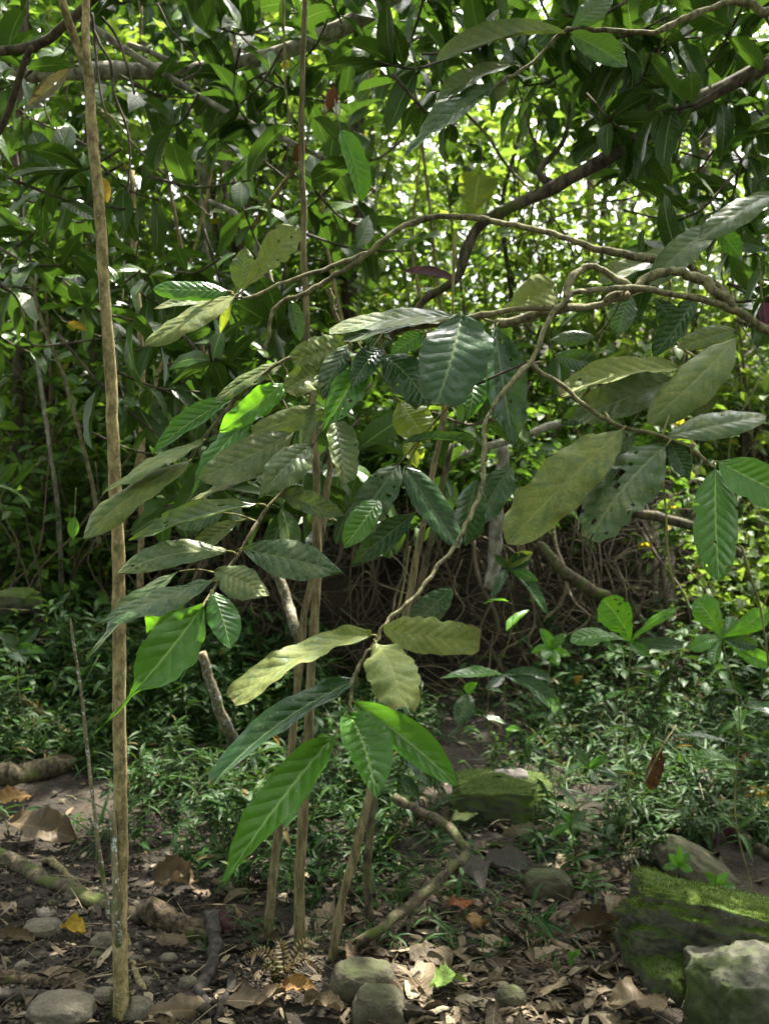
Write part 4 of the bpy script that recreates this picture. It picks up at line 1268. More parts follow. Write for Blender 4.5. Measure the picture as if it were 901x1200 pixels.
# background thin trunks
BT = [(112 + 50, 640, 200, 6.6, 0.022, 'bark_tan', "thin brown trunk just right of the tan pole, farther back"),
      (240, 620, -40, 8.5, 0.05, 'bark_pale', "pale thin trunk leftmost of the pair behind the grey limb"),
      (268, 620, -40, 8.0, 0.06, 'bark_pale', "pale thin trunk rightmost of the pair behind the grey limb"),
      (690, 640, -40, 11.0, 0.05, 'bark_tan', "slender trunk seen in the bright gap on the right"),
      (820, 640, -40, 10.0, 0.06, 'bark_dark', "dark slender trunk on the right behind the branch fork"),
      (20, 640, -40, 8.0, 0.05, 'bark_dark', "dark slender trunk at the left edge")]
for k, (px, y0, y1, d, r, mt, lab) in enumerate(BT):
    p0 = at(px, y0, d)
    p0.z = gz(p0.x, p0.y) - 0.1
    stem_thing("slender_trunk", lab, "trunk", [p0, at(px + rl.uniform(-8, 8), y0 * .6 + y1 * .4, d), at(px + rl.uniform(-8, 8), y0 * .25 + y1 * .75, d), at(px + rl.uniform(-14, 14), y1, d)], r, r * 0.7, mt, "slender trunks in the background", seed=40 + k)

rs = random.Random(123)
for k in range(34):
    d = rs.uniform(6.8, 11.5)
    px = rs.uniform(-10, 910)
    p0 = at(px, 620, d)
    p0.z = gz(p0.x, p0.y) - 0.1
    p1 = at(px + rs.gauss(0, 60), rs.uniform(-60, 260), d + rs.uniform(-.4, .4))
    m1, m2 = p0.lerp(p1, 0.35) + Vector((rs.gauss(0, .08), 0, 0)), p0.lerp(p1, 0.7) + Vector((rs.gauss(0, .08), 0, 0))
    stem_thing("thin_stem", "thin grey brown stem rising through the foliage of the background", "stem", [p0, m1, m2, p1], rs.uniform(0.008, 0.022), 0.006, rs.choice(['bark_pale', 'bark_tan', 'bark_stem']), "thin stems in the background foliage", sides=6, seed=k)
for k in range(16):
    d = rs.uniform(4.6, 7.0)
    px, py = rs.uniform(0, 880), rs.uniform(-20, 330)
    a = rs.gauss(0, 130)
    p0 = at(px, py, d)
    p1 = at(px + a, py + rs.uniform(120, 330), d + rs.uniform(-.3, .3))
    stem_thing("hanging_vine", "thin brown vine hanging loosely in the mid distance foliage", "vine", [p0, p0.lerp(p1, .33) + Vector((rs.gauss(0, .12), 0, rs.gauss(0, .06))), p0.lerp(p1, .66) + Vector((rs.gauss(0, .12), 0, rs.gauss(0, .06))), p1], rs.uniform(0.004, 0.009), 0.003, rs.choice(['bark_dark', 'bark_stem', 'bark_pale']), "thin vines in the mid distance foliage", sides=6, seed=k, jit=0.015)

# ---------------------------------------------------------------- bank: dry roots and tangle
rr = random.Random(9)
NR = 0
for k in range(100):
    x = rr.uniform(-1.2, 1.9)
    y = 6.55 + 0.12 * (x - 0.2) ** 2 + rr.uniform(-0.1, 0.5)
    z1 = rr.uniform(0.75, 1.35)
    top = Vector((x, y + 0.25, z1))
    pts = [top]
    n = rr.randint(3, 5)
    for i in range(1, n + 1):
        pts.append(Vector((x + rr.uniform(-.22, .22) * i / n * 1.6, y - 0.15 * math.sin(i / n * 3) - rr.uniform(0, .12), z1 + (rr.uniform(-0.1, 0.25) - z1) * i / n)))
    mb = MB()
    r0 = rr.choice([0.004, 0.005, 0.007, 0.009, 0.013])
    tube(mb, pts, r0, r0 * 0.5, 5, 5, 0.2, 0.3, k, tone=rr.random() ** 2.0)
    o = mb.build("hanging_root", M['straw'], None, top)
    tag(o, "dry brown root dangling in the tangle over the dark bank", "root", "dry roots dangling over the bank")
# fine dry tangle (uncountable)
tb = MB()
for k in range(520):
    x = rr.uniform(-3.2, 3.2)
    y = rr.uniform(6.2, 8.4) if abs(x) < 1.6 else rr.uniform(5.6, 8.2)
    z = gz(x, y) + rr.uniform(-0.02, 0.25)
    p = Vector((x, y, z))
    a = rr.uniform(0, 6.28)
    l_ = rr.uniform(0.2, 0.7)
    q = p + Vector((math.cos(a) * l_, math.sin(a) * l_ * 0.5, rr.uniform(-.25, .25)))
    tube(tb, [p, p.lerp(q, 0.5) + Vector((0, 0, rr.uniform(0, .15))), q], rr.uniform(0.002, 0.005), 0.002, 4, 3, 0, 0, k, tone=rr.random())
for k in range(520):
    x = rr.uniform(-1.7, 2.3)
    y = 6.5 + 0.12 * (x - 0.2) ** 2 + rr.uniform(-0.15, 0.35)
    z1 = rr.uniform(0.25, 1.3)
    p = Vector((x, y, z1))
    pts = [p]
    for i in range(3):
        p = p + Vector((rr.gauss(0, .15), rr.uniform(-.06, .03), rr.uniform(-.22, .1)))
        pts.append(p)
    tube(tb, pts, rr.uniform(0.0015, 0.0042), 0.0015, 4, 4, 0, 0, k, tone=rr.random() ** 2.0)
for k in range(330):
    x = rr.uniform(-4.2, -0.7) if k < 230 else rr.uniform(-0.7, 3.4)
    y = rr.uniform(6.4, 9.0)
    z = gz(x, y)
    h = rr.uniform(0.5, 2.4)
    p = Vector((x, y, z))
    pts = [p]
    for i in range(4):
        p = p + Vector((rr.gauss(0, .16) * h * .5, rr.gauss(0, .1), h / 4 * rr.uniform(.5, 1.2)))
        pts.append(p)
    tube(tb, pts, rr.uniform(0.003, 0.009), 0.002, 5, 4, 0, 0, k, tone=rr.random() ** 1.6)
o = tb.build("dry_tangle", M['straw'])
tag(o, "fine tangle of dry twigs and rootlets over the bank", "dry tangle", kind="stuff")
stem_thing("mossy_branch", "green mossy branch slanting down the bank right of the pale stump", "branch", [at(630, 640, 5.9), at(655, 665, 5.85), at(690, 690, 5.8), at(716, 697, 5.8)], 0.03, 0.035, 'bark_moss')
stem_thing("dead_branch", "grey dead branch crossing behind the holed leaf", "branch", [at(735, 602, 5.2), at(790, 610, 5.2), at(830, 625, 5.15), at(870, 650, 5.1)], 0.025, 0.02, 'bark_dark')
stem_thing("dead_branch", "pale fallen branches lying on the bank behind the yellow green leaf", "branch", [at(510, 545, 6.0), at(580, 520, 6.0), at(640, 500, 6.0), at(690, 486, 6.0)], 0.022, 0.02, 'bark_pale', seed=2)

# ---------------------------------------------------------------- rocks
def rock(label, c, dims, seed, mat, e=0.75, rz=0.0, tilt=(0, 0), sub=5, moss_n=0, name="rock", rough=0.12, cat="rock", group=None):
    import bmesh
    bm = bmesh.new()
    blocky = e < 0.62
    if blocky:
        bmesh.ops.create_cube(bm, size=2)
        bmesh.ops.subdivide_edges(bm, edges=bm.edges[:], cuts=44 if sub >= 6 else 30, use_grid_fill=True)
    else:
        bmesh.ops.create_icosphere(bm, subdivisions=sub, radius=1)
    rot = Matrix.Rotation(rz, 3, 'Z') @ Matrix.Rotation(tilt[0], 3, 'X') @ Matrix.Rotation(tilt[1], 3, 'Y')
    for v in bm.verts:
        p = v.co.copy()
        if blocky:
            q = p.lerp(p.normalized() * 1.25, e * 0.9)
            p = q.copy()
        else:
            q = Vector([math.copysign(abs(a) ** e, a) for a in p])
        s = Vector((seed * 1.7, seed * 0.9, seed * 2.3))
        dsp = rough * (mnoise.noise(p * 1.3 + s) + 0.5 * mnoise.noise(p * 3 + s) + 0.25 * mnoise.noise(p * 7 + s) + 0.2 * mnoise.noise(p * 16 + s) + 0.13 * mnoise.noise(p * 35 + s))
        q = q * (1 + dsp)
        v.co = rot @ Vector((q.x * dims[0], q.y * dims[1], q.z * dims[2]))
    me = bpy.data.meshes.new(name)
    bm.normal_update()
    tips = []
    if moss_n:
        rg = random.Random(seed)
        vs_ = [v for v in bm.verts if v.normal.z > 0.35 or (v.normal.z > -0.2 and rg.random() < 0.25)]
        for _ in range(moss_n):
            v = rg.choice(vs_)
            tips.append((v.co + Vector((rg.gauss(0, .004), rg.gauss(0, .004), 0)), v.normal.copy(), rg))
    bm.to_mesh(me)
    bm.free()
    me.polygons.foreach_set("use_smooth", [True] * len(me.polygons))
    me.materials.append(M[mat])
    o = bpy.data.objects.new(name, me)
    COL.objects.link(o)
    o.location = c
    tag(o, label, cat, group)
    if moss_n:
        rgn = np.random.default_rng(seed)
        P = np.array([tuple(p - nrm * 0.002) for p, nrm, rg in tips])
        Q = np.array([tuple(nrm) for p, nrm, rg in tips])
        n_ = len(P)
        P = P + rgn.normal(0, 0.003, (n_, 3))
        D = Q + rgn.normal(0, 0.55, (n_, 3))
        V, F, sz, uv = leaf_cloud(P, D, rgn.normal(0, 1, (n_, 3)), rgn.uniform(0.004, 0.011, n_), rgn.uniform(0.0015, 0.003, n_))
        link("moss", np_mesh("moss", V, F, sz, M['moss_tuft'], uv, np.repeat(rgn.random(n_), 8)), o)
    return o


def rock_px(label, px, py, d, wpx, hpx, seed, mat, depth=None, **kw):
    if wpx < 80 and py > 1030:                    # sits on the floor where it is seen
        d = (ground_at(px, py + hpx * 0.25) - CAM).dot(FWD)
    c = at(px, py, d)
    k = d / FPX
    return rock(label, c, (wpx / 2 * k, (depth or wpx * 0.4 * k), hpx / 2 * k), seed, mat, **kw)


rock_px("large block of stone topped with bright green moss at the right edge", 842, 1098, 3.05, 208, 92, 3, 'rock_block', depth=0.15, e=0.36, rz=R(-12), tilt=(R(-7), R(9)), moss_n=14000, sub=6, rough=0.19)
rock_px("squat dark mossy stone under the bright topped block", 790, 1165, 3.0, 108, 110, 4, 'rock_moss', depth=0.16, e=0.45, rz=R(8), moss_n=5000, rough=0.14)
rock_px("pale sunlit stone with mossy sides in the bottom right corner", 897, 1206, 2.75, 168, 160, 6, 'rock_half', depth=0.17, e=0.5, rz=R(6), tilt=(R(-6), R(2)), sub=6, rough=0.15)
rock_px("big rounded mossy boulder in the middle distance with leaves on top", 588, 950, 4.5, 112, 72, 8, 'rock_moss', depth=0.17, e=0.5, moss_n=5000, rough=0.14)
rock_px("leaning grey boulder behind the moss topped block", 826, 1026, 3.75, 122, 46, 9, 'rock_olive', depth=0.16, e=0.75, tilt=(0, R(32)), rough=0.16)
rock_px("small olive stone half buried in the leaf litter", 642, 1040, 3.55, 52, 40, 10, 'rock_olive', e=0.65)
rock_px("olive mossy stone at the bottom middle, rear one of two touching", 425, 1152, 2.93, 72, 50, 12, 'rock_olive', e=0.7)
rock_px("olive mossy stone at the bottom middle, front one of two touching", 444, 1183, 2.8, 62, 52, 13, 'rock_olive', e=0.75)
rock_px("smooth pale grey brown cobble at the bottom left", 73, 1184, 2.77, 78, 36, 14, 'rock_dry', e=0.85)
rock_px("round grey cobble just left of the tan pole, higher up", 123, 1107, 3.12, 28, 28, 15, 'rock_dry', e=0.9)
rock_px("flat grey cobble beside the foot of the tan pole, on its left", 122, 1168, 2.83, 34, 18, 16, 'rock_dry', e=0.85)
rock_px("grey cobble with a pale streak at the foot of the tan pole, on its right", 160, 1183, 2.78, 42, 26, 17, 'rock_dry', e=0.85)
rock_px("pale round pebble right of the tan pole", 221, 1153, 2.9, 22, 18, 18, 'rock_dry', e=0.9)
rock_px("brown rounded stone among the bottom litter", 598, 1172, 2.83, 36, 34, 19, 'rock_olive', e=0.9)
rock_px("tan pebble under the fallen log end", 198, 1123, 3.05, 20, 12, 20, 'rock_dry', e=0.9)
rock_px("dark flat stone below the slender white stem", 50, 1090, 3.2, 44, 22, 22, 'rock_dry', e=0.7)
rock_px("mossy stone at the far left on the slope", 18, 705, 6.2, 60, 30, 24, 'rock_moss', e=0.7)

# pebbles
rp = random.Random(3)
for k in range(70):
    px, py = (rp.uniform(0, 270), rp.uniform(1040, 1198)) if k < 52 else (rp.uniform(480, 640), rp.uniform(780, 900))
    p = ground_at(px, py)
    s = rp.uniform(0.006, 0.02)
    rock("small dark pebble lying on the bare soil", p + Vector((0, 0, s * 0.25)), (s * rp.uniform(.9, 1.4), s, s * 0.7), k + 50, rp.choice(['rock_dry', 'rock_dry', 'rock_olive']), e=0.8, rz=rp.uniform(0, 3), sub=2, name="pebble", cat="pebble", group="pebbles on the bare soil")

# clods and grit of the soil (uncountable)
rgq = np.random.default_rng(91)
oct_v = np.array([[1, 0, 0], [-1, 0, 0], [0, 1, 0], [0, -1, 0], [0, 0, 1], [0, 0, -1]], float)
oct_f = np.array([[0, 2, 4], [2, 1, 4], [1, 3, 4], [3, 0, 4], [2, 0, 5], [1, 2, 5], [3, 1, 5], [0, 3, 5]])
nC = 9000
pxs = rgq.uniform(-30, 930, nC)
pxs[:5000] = rgq.uniform(-30, 320, 5000)
pys = rgq.uniform(960, 1300, nC)
ddq = 1783 / (pys - 540)
cx, cy = (pxs - 450) / FPX * ddq, ddq
cz = terrain(cx, cy)
sz_ = rgq.lognormal(math.log(0.0042), 0.5, nC)
Vq = oct_v[None] * sz_[:, None, None] * rgq.uniform(0.6, 1.4, (nC, 6, 1)) * np.array([1, 1, 0.75]) + rgq.normal(0, 0.25, (nC, 6, 3)) * sz_[:, None, None]
Vq = Vq + np.stack([cx, cy, cz + sz_ * 0.3 + 0.006 * rgq.random(nC)], -1)[:, None, :]
Fq = (oct_f[None] + (np.arange(nC) * 6)[:, None, None]).reshape(-1, 3)
o = link("gravel", np_mesh("gravel", Vq.reshape(-1, 3), Fq.ravel(), np.full(len(Fq), 3), M['clod'], None, np.repeat(rgq.random(nC), 6), smooth=False))
tag(o, "dark crumbs of soil and grit", "gravel", kind="stuff")

# ---------------------------------------------------------------- logs, roots and sticks on the ground
def ground_stick(name, label, cat, pxs, r0, r1, mat, lift=0.6, group=None, **kw):
    pts = []
    for q in pxs:
        p = ground_at(q[0], q[1])
        pts.append(p + Vector((0, 0, r0 * lift + (q[2] if len(q) > 2 else 0))))
    return stem_thing(name, label, cat, pts, r0, r1, mat, group, **kw)


ground_stick("fallen_log", "fallen mossy log lying across the soil at the lower left", "log", [(-30, 1000), (40, 1030), (100, 1058), (150, 1075), (205, 1092), (248, 1105)], 0.03, 0.02, 'bark_moss', sides=14, wob=0.55, knots=0.3, jit=0.012)
ground_stick("rotten_log", "crumbling reddish end piece of rotten log behind the pole", "log", [(170, 1085), (205, 1095), (250, 1100)], 0.038, 0.03, 'wood_rot', lift=0.9, sides=12, wob=0.5)
ground_stick("bare_root", "long pale bare root running down past the tan pole", "root", [(52, 1012), (85, 1035), (115, 1062), (140, 1095), (158, 1130), (172, 1165)], 0.014, 0.009, 'bark_stem', wob=0.4, jit=0.01)
ground_stick("fallen_log", "mossy log end at the left edge in the middle distance", "log", [(-30, 925), (30, 915), (85, 900)], 0.06, 0.04, 'bark_moss', sides=12, wob=0.5, knots=0.3, jit=0.012)
ground_stick("dark_snag", "black crooked wet snag of wood at the lower left", "snag", [(243, 1096, .05), (250, 1125, .04), (244, 1150, .02), (232, 1168, .01), (250, 1196, 0)], 0.02, 0.012, 'wood_dark', wob=0.9, knots=0.6, jit=0.008)
ground_stick("dark_snag", "short black wet prong of wood beside the crooked snag", "snag", [(270, 1155, .01), (262, 1180, .01), (252, 1200, 0)], 0.015, 0.007, 'wood_dark', wob=0.9, jit=0.006)
ground_stick("dark_snag", "dark wet stick lying flat right of the black snag", "stick", [(200, 1142), (240, 1136), (285, 1130)], 0.012, 0.01, 'wood_dark', wob=0.4)
ground_stick("rotten_log", "flat slab of split pale rotten wood in the bottom left corner", "log", [(-20, 1158), (40, 1152), (85, 1160), (130, 1163)], 0.017, 0.01, 'wood_rot', wob=1.0, jit=0.012, sides=12)
ground_stick("dark_snag", "dark stick under the split pale wood at the bottom left", "stick", [(-20, 1180), (60, 1172), (125, 1172)], 0.02, 0.012, 'wood_dark', wob=0.4)
ground_stick("leaning_stick", "thin grey stick in the very bottom left corner", "stick", [(0, 1163), (25, 1180), (60, 1198)], 0.006, 0.005, 'bark_twig')
ground_stick("leaning_stick", "forked thin stick beside the black snag", "stick", [(152, 1118), (175, 1135), (200, 1163)], 0.006, 0.004, 'bark_twig')
ground_stick("broken_stick", "pale broken stick pointing up from the herbs at the left", "stick", [(90, 875, 0.0), (70, 868, .06), (48, 858, .1), (25, 850, .14)], 0.018, 0.016, 'bark_tan')
ground_stick("broken_stick", "grey stick lying among the herbs in the left middle", "stick", [(230, 880), (300, 880), (350, 878)], 0.02, 0.018, 'bark_moss')
gR = ground_at(390, 1118)
stem_thing("mossy_root", "mossy green bent root arching over the litter in the lower middle", "root", [gR + Vector((0, 0, 0.0)), at(440, 1093, 3.1), at(490, 1055, 3.2), at(525, 1022, 3.3), at(547, 1000, 3.4), at(535, 982, 3.5), at(500, 955, 3.7), at(462, 935, 3.9)], 0.0165, 0.0145, 'bark_moss', wob=0.5, knots=0.4, jit=0.01, seed=4)
ground_stick("grey_root", "smooth grey root curving down at the right edge", "root", [(818, 925, .06), (845, 960, .04), (868, 990, .02), (910, 1012, 0)], 0.024, 0.022, 'bark_dark')
ground_stick("grey_root", "grey stick lying at the right edge beneath the orange leaves", "stick", [(850, 935), (885, 942), (915, 945)], 0.014, 0.012, 'bark_pale')
ground_stick("grey_root", "brown plank of bark lying behind the arching root", "bark", [(395, 1052), (440, 1050), (500, 1058)], 0.026, 0.02, 'bark_dark', wob=0.3)

# ---------------------------------------------------------------- ground herbs (uncountable cover)
def herb_cloud(name, label, pts, seed, hgt, ll, lw, mat, per=(8, 16)):
    rng = np.random.default_rng(seed)
    Ps, Ds, Ns, Ls, Ws, Ts = [], [], [], [], [], []
    sm = MB()
    for (x, y) in pts:
        z = gz(x, y)
        h = rng.uniform(*hgt)
        lean = rng.normal(0, 0.35, 2) * h
        n = rng.integers(*per)
        tn = rng.random()
        b = np.array([x, y, z - 0.01])
        top = b + np.array([lean[0], lean[1], h])
        midp = (b + top) / 2 + np.array([-lean[0] * 0.2, -lean[1] * 0.2, h * 0.08])
        tube(sm, [b, midp, top], 0.0022, 0.001, 4, 2, 0, 0, 0, tone=0.2)
        for i in range(n):
            s = rng.uniform(0.25, 1.0)
            p = b * (1 - s) ** 2 + midp * 2 * s * (1 - s) + top * s * s
            a = rng.uniform(0, 6.28)
            Ps.append(p)
            Ds.append([math.cos(a), math.sin(a), rng.normal(0.05, 0.4)])
            Ns.append([rng.normal(0, .35), rng.normal(0, .35), 1])
            l_ = rng.uniform(*ll)
            Ls.append(l_)
            Ws.append(l_ * rng.uniform(*lw))
            Ts.append(min(0.97, max(0, tn * 0.6 + rng.random() * 0.4)) if rng.random() > 0.03 else 1.0)
    V, F, sz, uv = leaf_cloud(np.array(Ps), np.array(Ds), np.array(Ns), np.array(Ls), np.array(Ws), 0.2, 0.3)
    t = np.repeat(np.array(Ts), 8)
    # join stems into the same mesh
    sv = np.array([tuple(p) for p in sm.v])
    o0 = len(V)
    sf = np.concatenate([np.array(f) + o0 for f in sm.f])
    ss = np.array([len(f) for f in sm.f])
    V = np.concatenate([V, sv])
    F = np.concatenate([F, sf])
    sz = np.concatenate([sz, ss])
    uv = np.concatenate([uv, np.full((len(sv), 2), 0.5)])
    t = np.concatenate([t, np.array(sm.tone)])
    o = link(name, np_mesh(name, V, F, sz, M[mat], uv, t))
    tag(o, label, "ground cover", kind="stuff")
    return o


def dens(px, py):
    """how thick the herbs stand at this place of the floor"""
    d = 0.0
    if 140 < px < 500 and 770 < py < 1010:
        d = 1.0
    if px <= 150 and 720 < py < 905:
        d = 0.95
    if px >= 640 and 750 < py < 1010:
        d = 1.0
    if 560 < px < 660 and 850 < py < 930:
        d = 0.7
    if 480 < px < 620 and py < 900:
        d = 0.12
    if 250 < px < 480 and 1000 < py < 1080:
        d = 0.5
    if px < 260 and py > 960:
        d = 0.06 if px < 140 else 0.35
        if py > 1040:
            d = 0.0
    if 480 <= px < 720 and py > 930:
        d = 0.10
    if px >= 620 and 985 < py < 1060 and px < 740:
        d = 0.6
    return d


rh = random.Random(42)
pts = []
tries = 0
while len(pts) < 3200 and tries < 60000:
    tries += 1
    x, y = rh.uniform(-3.0, 3.0), rh.uniform(3.0, 7.2)
    z = 0.0
    v = Vector((x, y, gz(x, y))) - CAM
    dd = v.dot(FWD)
    px, py = 450.5 + FPX * v.x / dd, 600 - FPX * v.dot(UP) / dd
    if rh.random() < dens(px, py) * max(0.03, 0.75 + 1.6 * float(vnoise(np.array([x * 2.2]), np.array([y * 2.2]), 5)[0])):
        pts.append((x, y))
rh.shuffle(pts)
n1 = int(len(pts) * 0.58)
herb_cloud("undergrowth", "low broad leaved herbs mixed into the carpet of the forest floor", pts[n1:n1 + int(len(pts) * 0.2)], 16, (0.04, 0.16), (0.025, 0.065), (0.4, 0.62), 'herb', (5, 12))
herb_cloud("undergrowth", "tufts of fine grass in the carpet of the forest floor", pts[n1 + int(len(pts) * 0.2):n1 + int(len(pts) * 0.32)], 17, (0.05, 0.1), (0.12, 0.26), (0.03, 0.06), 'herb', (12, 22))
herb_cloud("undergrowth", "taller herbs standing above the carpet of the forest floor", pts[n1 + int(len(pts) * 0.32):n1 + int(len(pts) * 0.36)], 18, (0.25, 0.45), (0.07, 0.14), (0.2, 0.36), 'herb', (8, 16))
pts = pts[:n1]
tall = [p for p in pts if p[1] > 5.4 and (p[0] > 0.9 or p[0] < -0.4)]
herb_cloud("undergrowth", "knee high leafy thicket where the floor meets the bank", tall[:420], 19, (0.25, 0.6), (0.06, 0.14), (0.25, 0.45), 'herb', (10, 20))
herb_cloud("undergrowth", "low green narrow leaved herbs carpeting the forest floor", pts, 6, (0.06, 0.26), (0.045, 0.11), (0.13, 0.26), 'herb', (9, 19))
pts2 = []
for _ in range(1500):
    x = rh.uniform(-4.5, 4.5)
    y = rh.uniform(7.2, 11.5)
    pts2.append((x, y))
herb_cloud("undergrowth", "leafy undergrowth covering the slope above the bank", pts2, 7, (0.2, 0.7), (0.1, 0.22), (0.3, 0.5), 'crown_mid', (8, 15))
pts3 = [(x, y) for x, y in [(rh.uniform(-0.6, 0.3), rh.uniform(3.0, 3.9)) for _ in range(90)]]
herb_cloud("grass", "small grass blades between the fallen leaves", pts3 + [(rh.uniform(0.0, 0.8), rh.uniform(2.9, 4.3)) for _ in range(50)], 8, (0.03, 0.09), (0.04, 0.08), (0.08, 0.14), 'herb', (4, 8))


# ---------------------------------------------------------------- single seedlings
def seedling(label, px, py, d, leaves, stem_to, kind='lime', shape='obov', r=0.004, group=None, cat="seedling"):
    """leaves: (tip px, tip py, apparent width, material, depth offset) around the node (px, py)"""
    nd = at(px, py, d)
    base = at(stem_to[0] + ((px * 13) % 31 - 15), stem_to[1], d + 0.05)
    base.z = gz(base.x, base.y) - 0.02
    t = thing("seedling", label, cat, base, group)
    sb = MB()
    tube(sb, [base, base.lerp(nd, 0.35) + Vector((((px * 17) % 23 - 11) * 0.006, 0.02, 0)), base.lerp(nd, 0.7) + Vector((((px * 11) % 19 - 9) * 0.004, 0, 0)), nd], r * 0.55, r * 0.4, 6, 6, 0.2, 0.4, px, jit=0.004)
    sb.build("stem", M['bark_green'], t)
    rgs = random.Random(px * 7 + py)
    for q in range(rgs.randint(2, 5)):
        p0 = base.lerp(nd, rgs.uniform(0.45, 0.92)) + Vector((0.01, 0, 0))
        a_ = rgs.uniform(0, 6.28)
        l_ = (nd - base).length * rgs.uniform(0.12, 0.24)
        lm = MB()
        leaf(lm, p0, p0 + Vector((math.cos(a_) * l_, math.sin(a_) * l_, rgs.uniform(-.3, .5) * l_)), l_ * rgs.uniform(.3, .42), Vector((rgs.gauss(0, .3), -.2, 1)), shape, 0.12, .25, .1, 16, 4, rgs.random() * 30, 0.15, rgs.uniform(-.6, .6))
        lm.build("leaf", M[rgs.choice(['fresh', 'dark', kind])], t)
    for (tx, ty, w, mk, do) in leaves:
        hleaf(t, (px, py), (tx, ty), w, mk or kind, d, d + do, shape, 0.1, 0.2, 0.04)
    return t


seedling("seedling with broad lime leaves fanned out, left one of the two at the right", 738, 752, 3.6, [(706, 702, 40, 'lime', -.05), (792, 713, 12, 'lime', -.05), (668, 752, 18, 'fresh', -.1), (800, 757, 18, 'dark', -.1), (760, 770, 18, 'fresh', -.15)], (742, 830))
seedling("seedling with broad lime leaves, right one of the two at the right edge", 846, 748, 3.4, [(814, 702, 36, 'lime', 0), (900, 716, 26, 'lime', -.05), (808, 762, 18, 'lime', -.1), (888, 757, 20, 'dark', -.1), (905, 780, 22, 'lime', -.15), (835, 780, 16, 'fresh', -.1), (858, 722, 14, 'fresh', .05)], (880, 850))
seedling("small bright seedling in front of the dark bank", 645, 760, 4.2, [(632, 736, 14, 'lime', 0), (662, 742, 14, 'fresh', 0), (668, 768, 12, 'lime', -.05), (622, 765, 12, 'lime', -.05), (655, 780, 14, 'lime', -.1), (636, 775, 12, 'fresh', -.1)], (648, 830), shape='ellip')
seedling("seedling with dark glossy leaves right of the pale stump", 594, 665, 5.0, [(622, 655, 22, 'dark', 0), (630, 682, 14, 'fresh', -.05), (578, 650, 12, 'dark', 0), (640, 720, 12, 'dark', -.1), (575, 703, 14, 'dark', -.1), (624, 648, 16, 'yell', 0)], (596, 800), shape='ellip')
seedling("low seedling with long dark leaves over the bare strip of soil", 590, 790, 4.6, [(516, 795, 14, 'fresh', -.1), (660, 840, 20, 'dark', -.1), (568, 808, 14, 'dark', -.1), (650, 800, 14, 'dark', 0)], (592, 850), shape='ellip')
seedling("seedling with long drooping leaf over the bare strip", 548, 812, 5.2, [(536, 852, 24, 'dark', -.1), (560, 800, 14, 'fresh', -.1)], (552, 860), shape='ellip')
seedling("dark purple leaved seedling right of the leaning boulder", 852, 985, 4.0, [(838, 1012, 26, 'purple', -.1), (866, 1030, 20, 'purple', -.1), (836, 960, 24, 'purple', 0), (872, 1005, 20, 'purple', 0)], (856, 1060), shape='heart')
seedling("tiny seedling at the moss block's near corner, in the litter", 671, 1122, 2.95, [(664, 1115, 8, 'fresh', 0), (680, 1112, 8, 'fresh', 0), (668, 1132, 8, 'fresh', 0)], (671, 1150), shape='ellip', r=0.0015)
seedling("herb with broad leaves left of the pole in the middle distance", 20, 760, 4.6, [(0, 745, 22, 'dark', 0), (30, 778, 26, 'dark', -.1), (55, 765, 18, 'fresh', -.05), (48, 735, 14, 'dark', 0)], (22, 830), shape='lance')
seedling("bushy seedling behind the moss topped block", 690, 900, 3.9, [(672, 874, 11, 'dark', 0), (714, 886, 12, 'fresh', 0), (700, 922, 11, 'dark', -.1), (660, 908, 11, 'fresh', -.1), (724, 912, 10, 'dark', -.1)], (692, 985), shape='lance')
seedling("leafy seedling left of the moss topped block", 668, 965, 3.7, [(646, 980, 11, 'fresh', 0), (688, 948, 11, 'dark', 0), (694, 974, 10, 'dark', -.1), (654, 950, 9, 'fresh', -.05)], (670, 1035), shape='lance')
seedling("sprig of small pale leaves growing over the leaning boulder", 795, 1015, 3.3, [(782, 1000, 10, 'lime', 0), (808, 998, 10, 'fresh', 0), (775, 1018, 10, 'fresh', 0), (812, 1020, 10, 'lime', 0), (795, 990, 9, 'lime', 0)], (797, 1062), shape='ellip', r=0.002)
seedling("sprig of small leaves at the right of the leaning boulder", 838, 1035, 3.25, [(824, 1022, 10, 'fresh', 0), (852, 1022, 10, 'lime', 0), (862, 1040, 10, 'fresh', 0), (826, 1046, 9, 'lime', 0)], (840, 1075), shape='ellip', r=0.002)

# dry fern
fb = ground_at(335, 1150)
fern = thing("fern", "small dry brown fern at the foot of the upright stems", "fern", fb)
rf = random.Random(8)
for k, (tx, ty) in enumerate([(285, 1122), (300, 1150), (372, 1108), (380, 1140), (345, 1175), (312, 1170), (325, 1110)]):
    T = at(tx, ty, (fb - CAM).dot(FWD) - 0.02)
    mid = fb.lerp(T, 0.5) + Vector((0, 0, 0.05))
    mb = MB()
    path = tube(mb, [fb, mid, T], 0.0015, 0.0008, 5, 8, 0, tone=0.2)
    n = len(path)
    for i in range(2, n):
        s = i / (n - 1)
        t = (path[i] - path[i - 1]).normalized()
        w = t.cross(Vector((0, -0.6, 1))).normalized()
        l_ = 0.032 * (1 - s * 0.75)
        for sgn in (-1, 1):
            d = (w * sgn + t * 0.45 + Vector((0, 0, -0.25))).normalized()
            leaf(mb, path[i], path[i] + d * l_, l_ * 0.3, Vector((0, -0.5, 1)), 'lance', nl=4, nw=1, tone=rf.random())
    mb.build("frond", M['fern_dry'], fern)

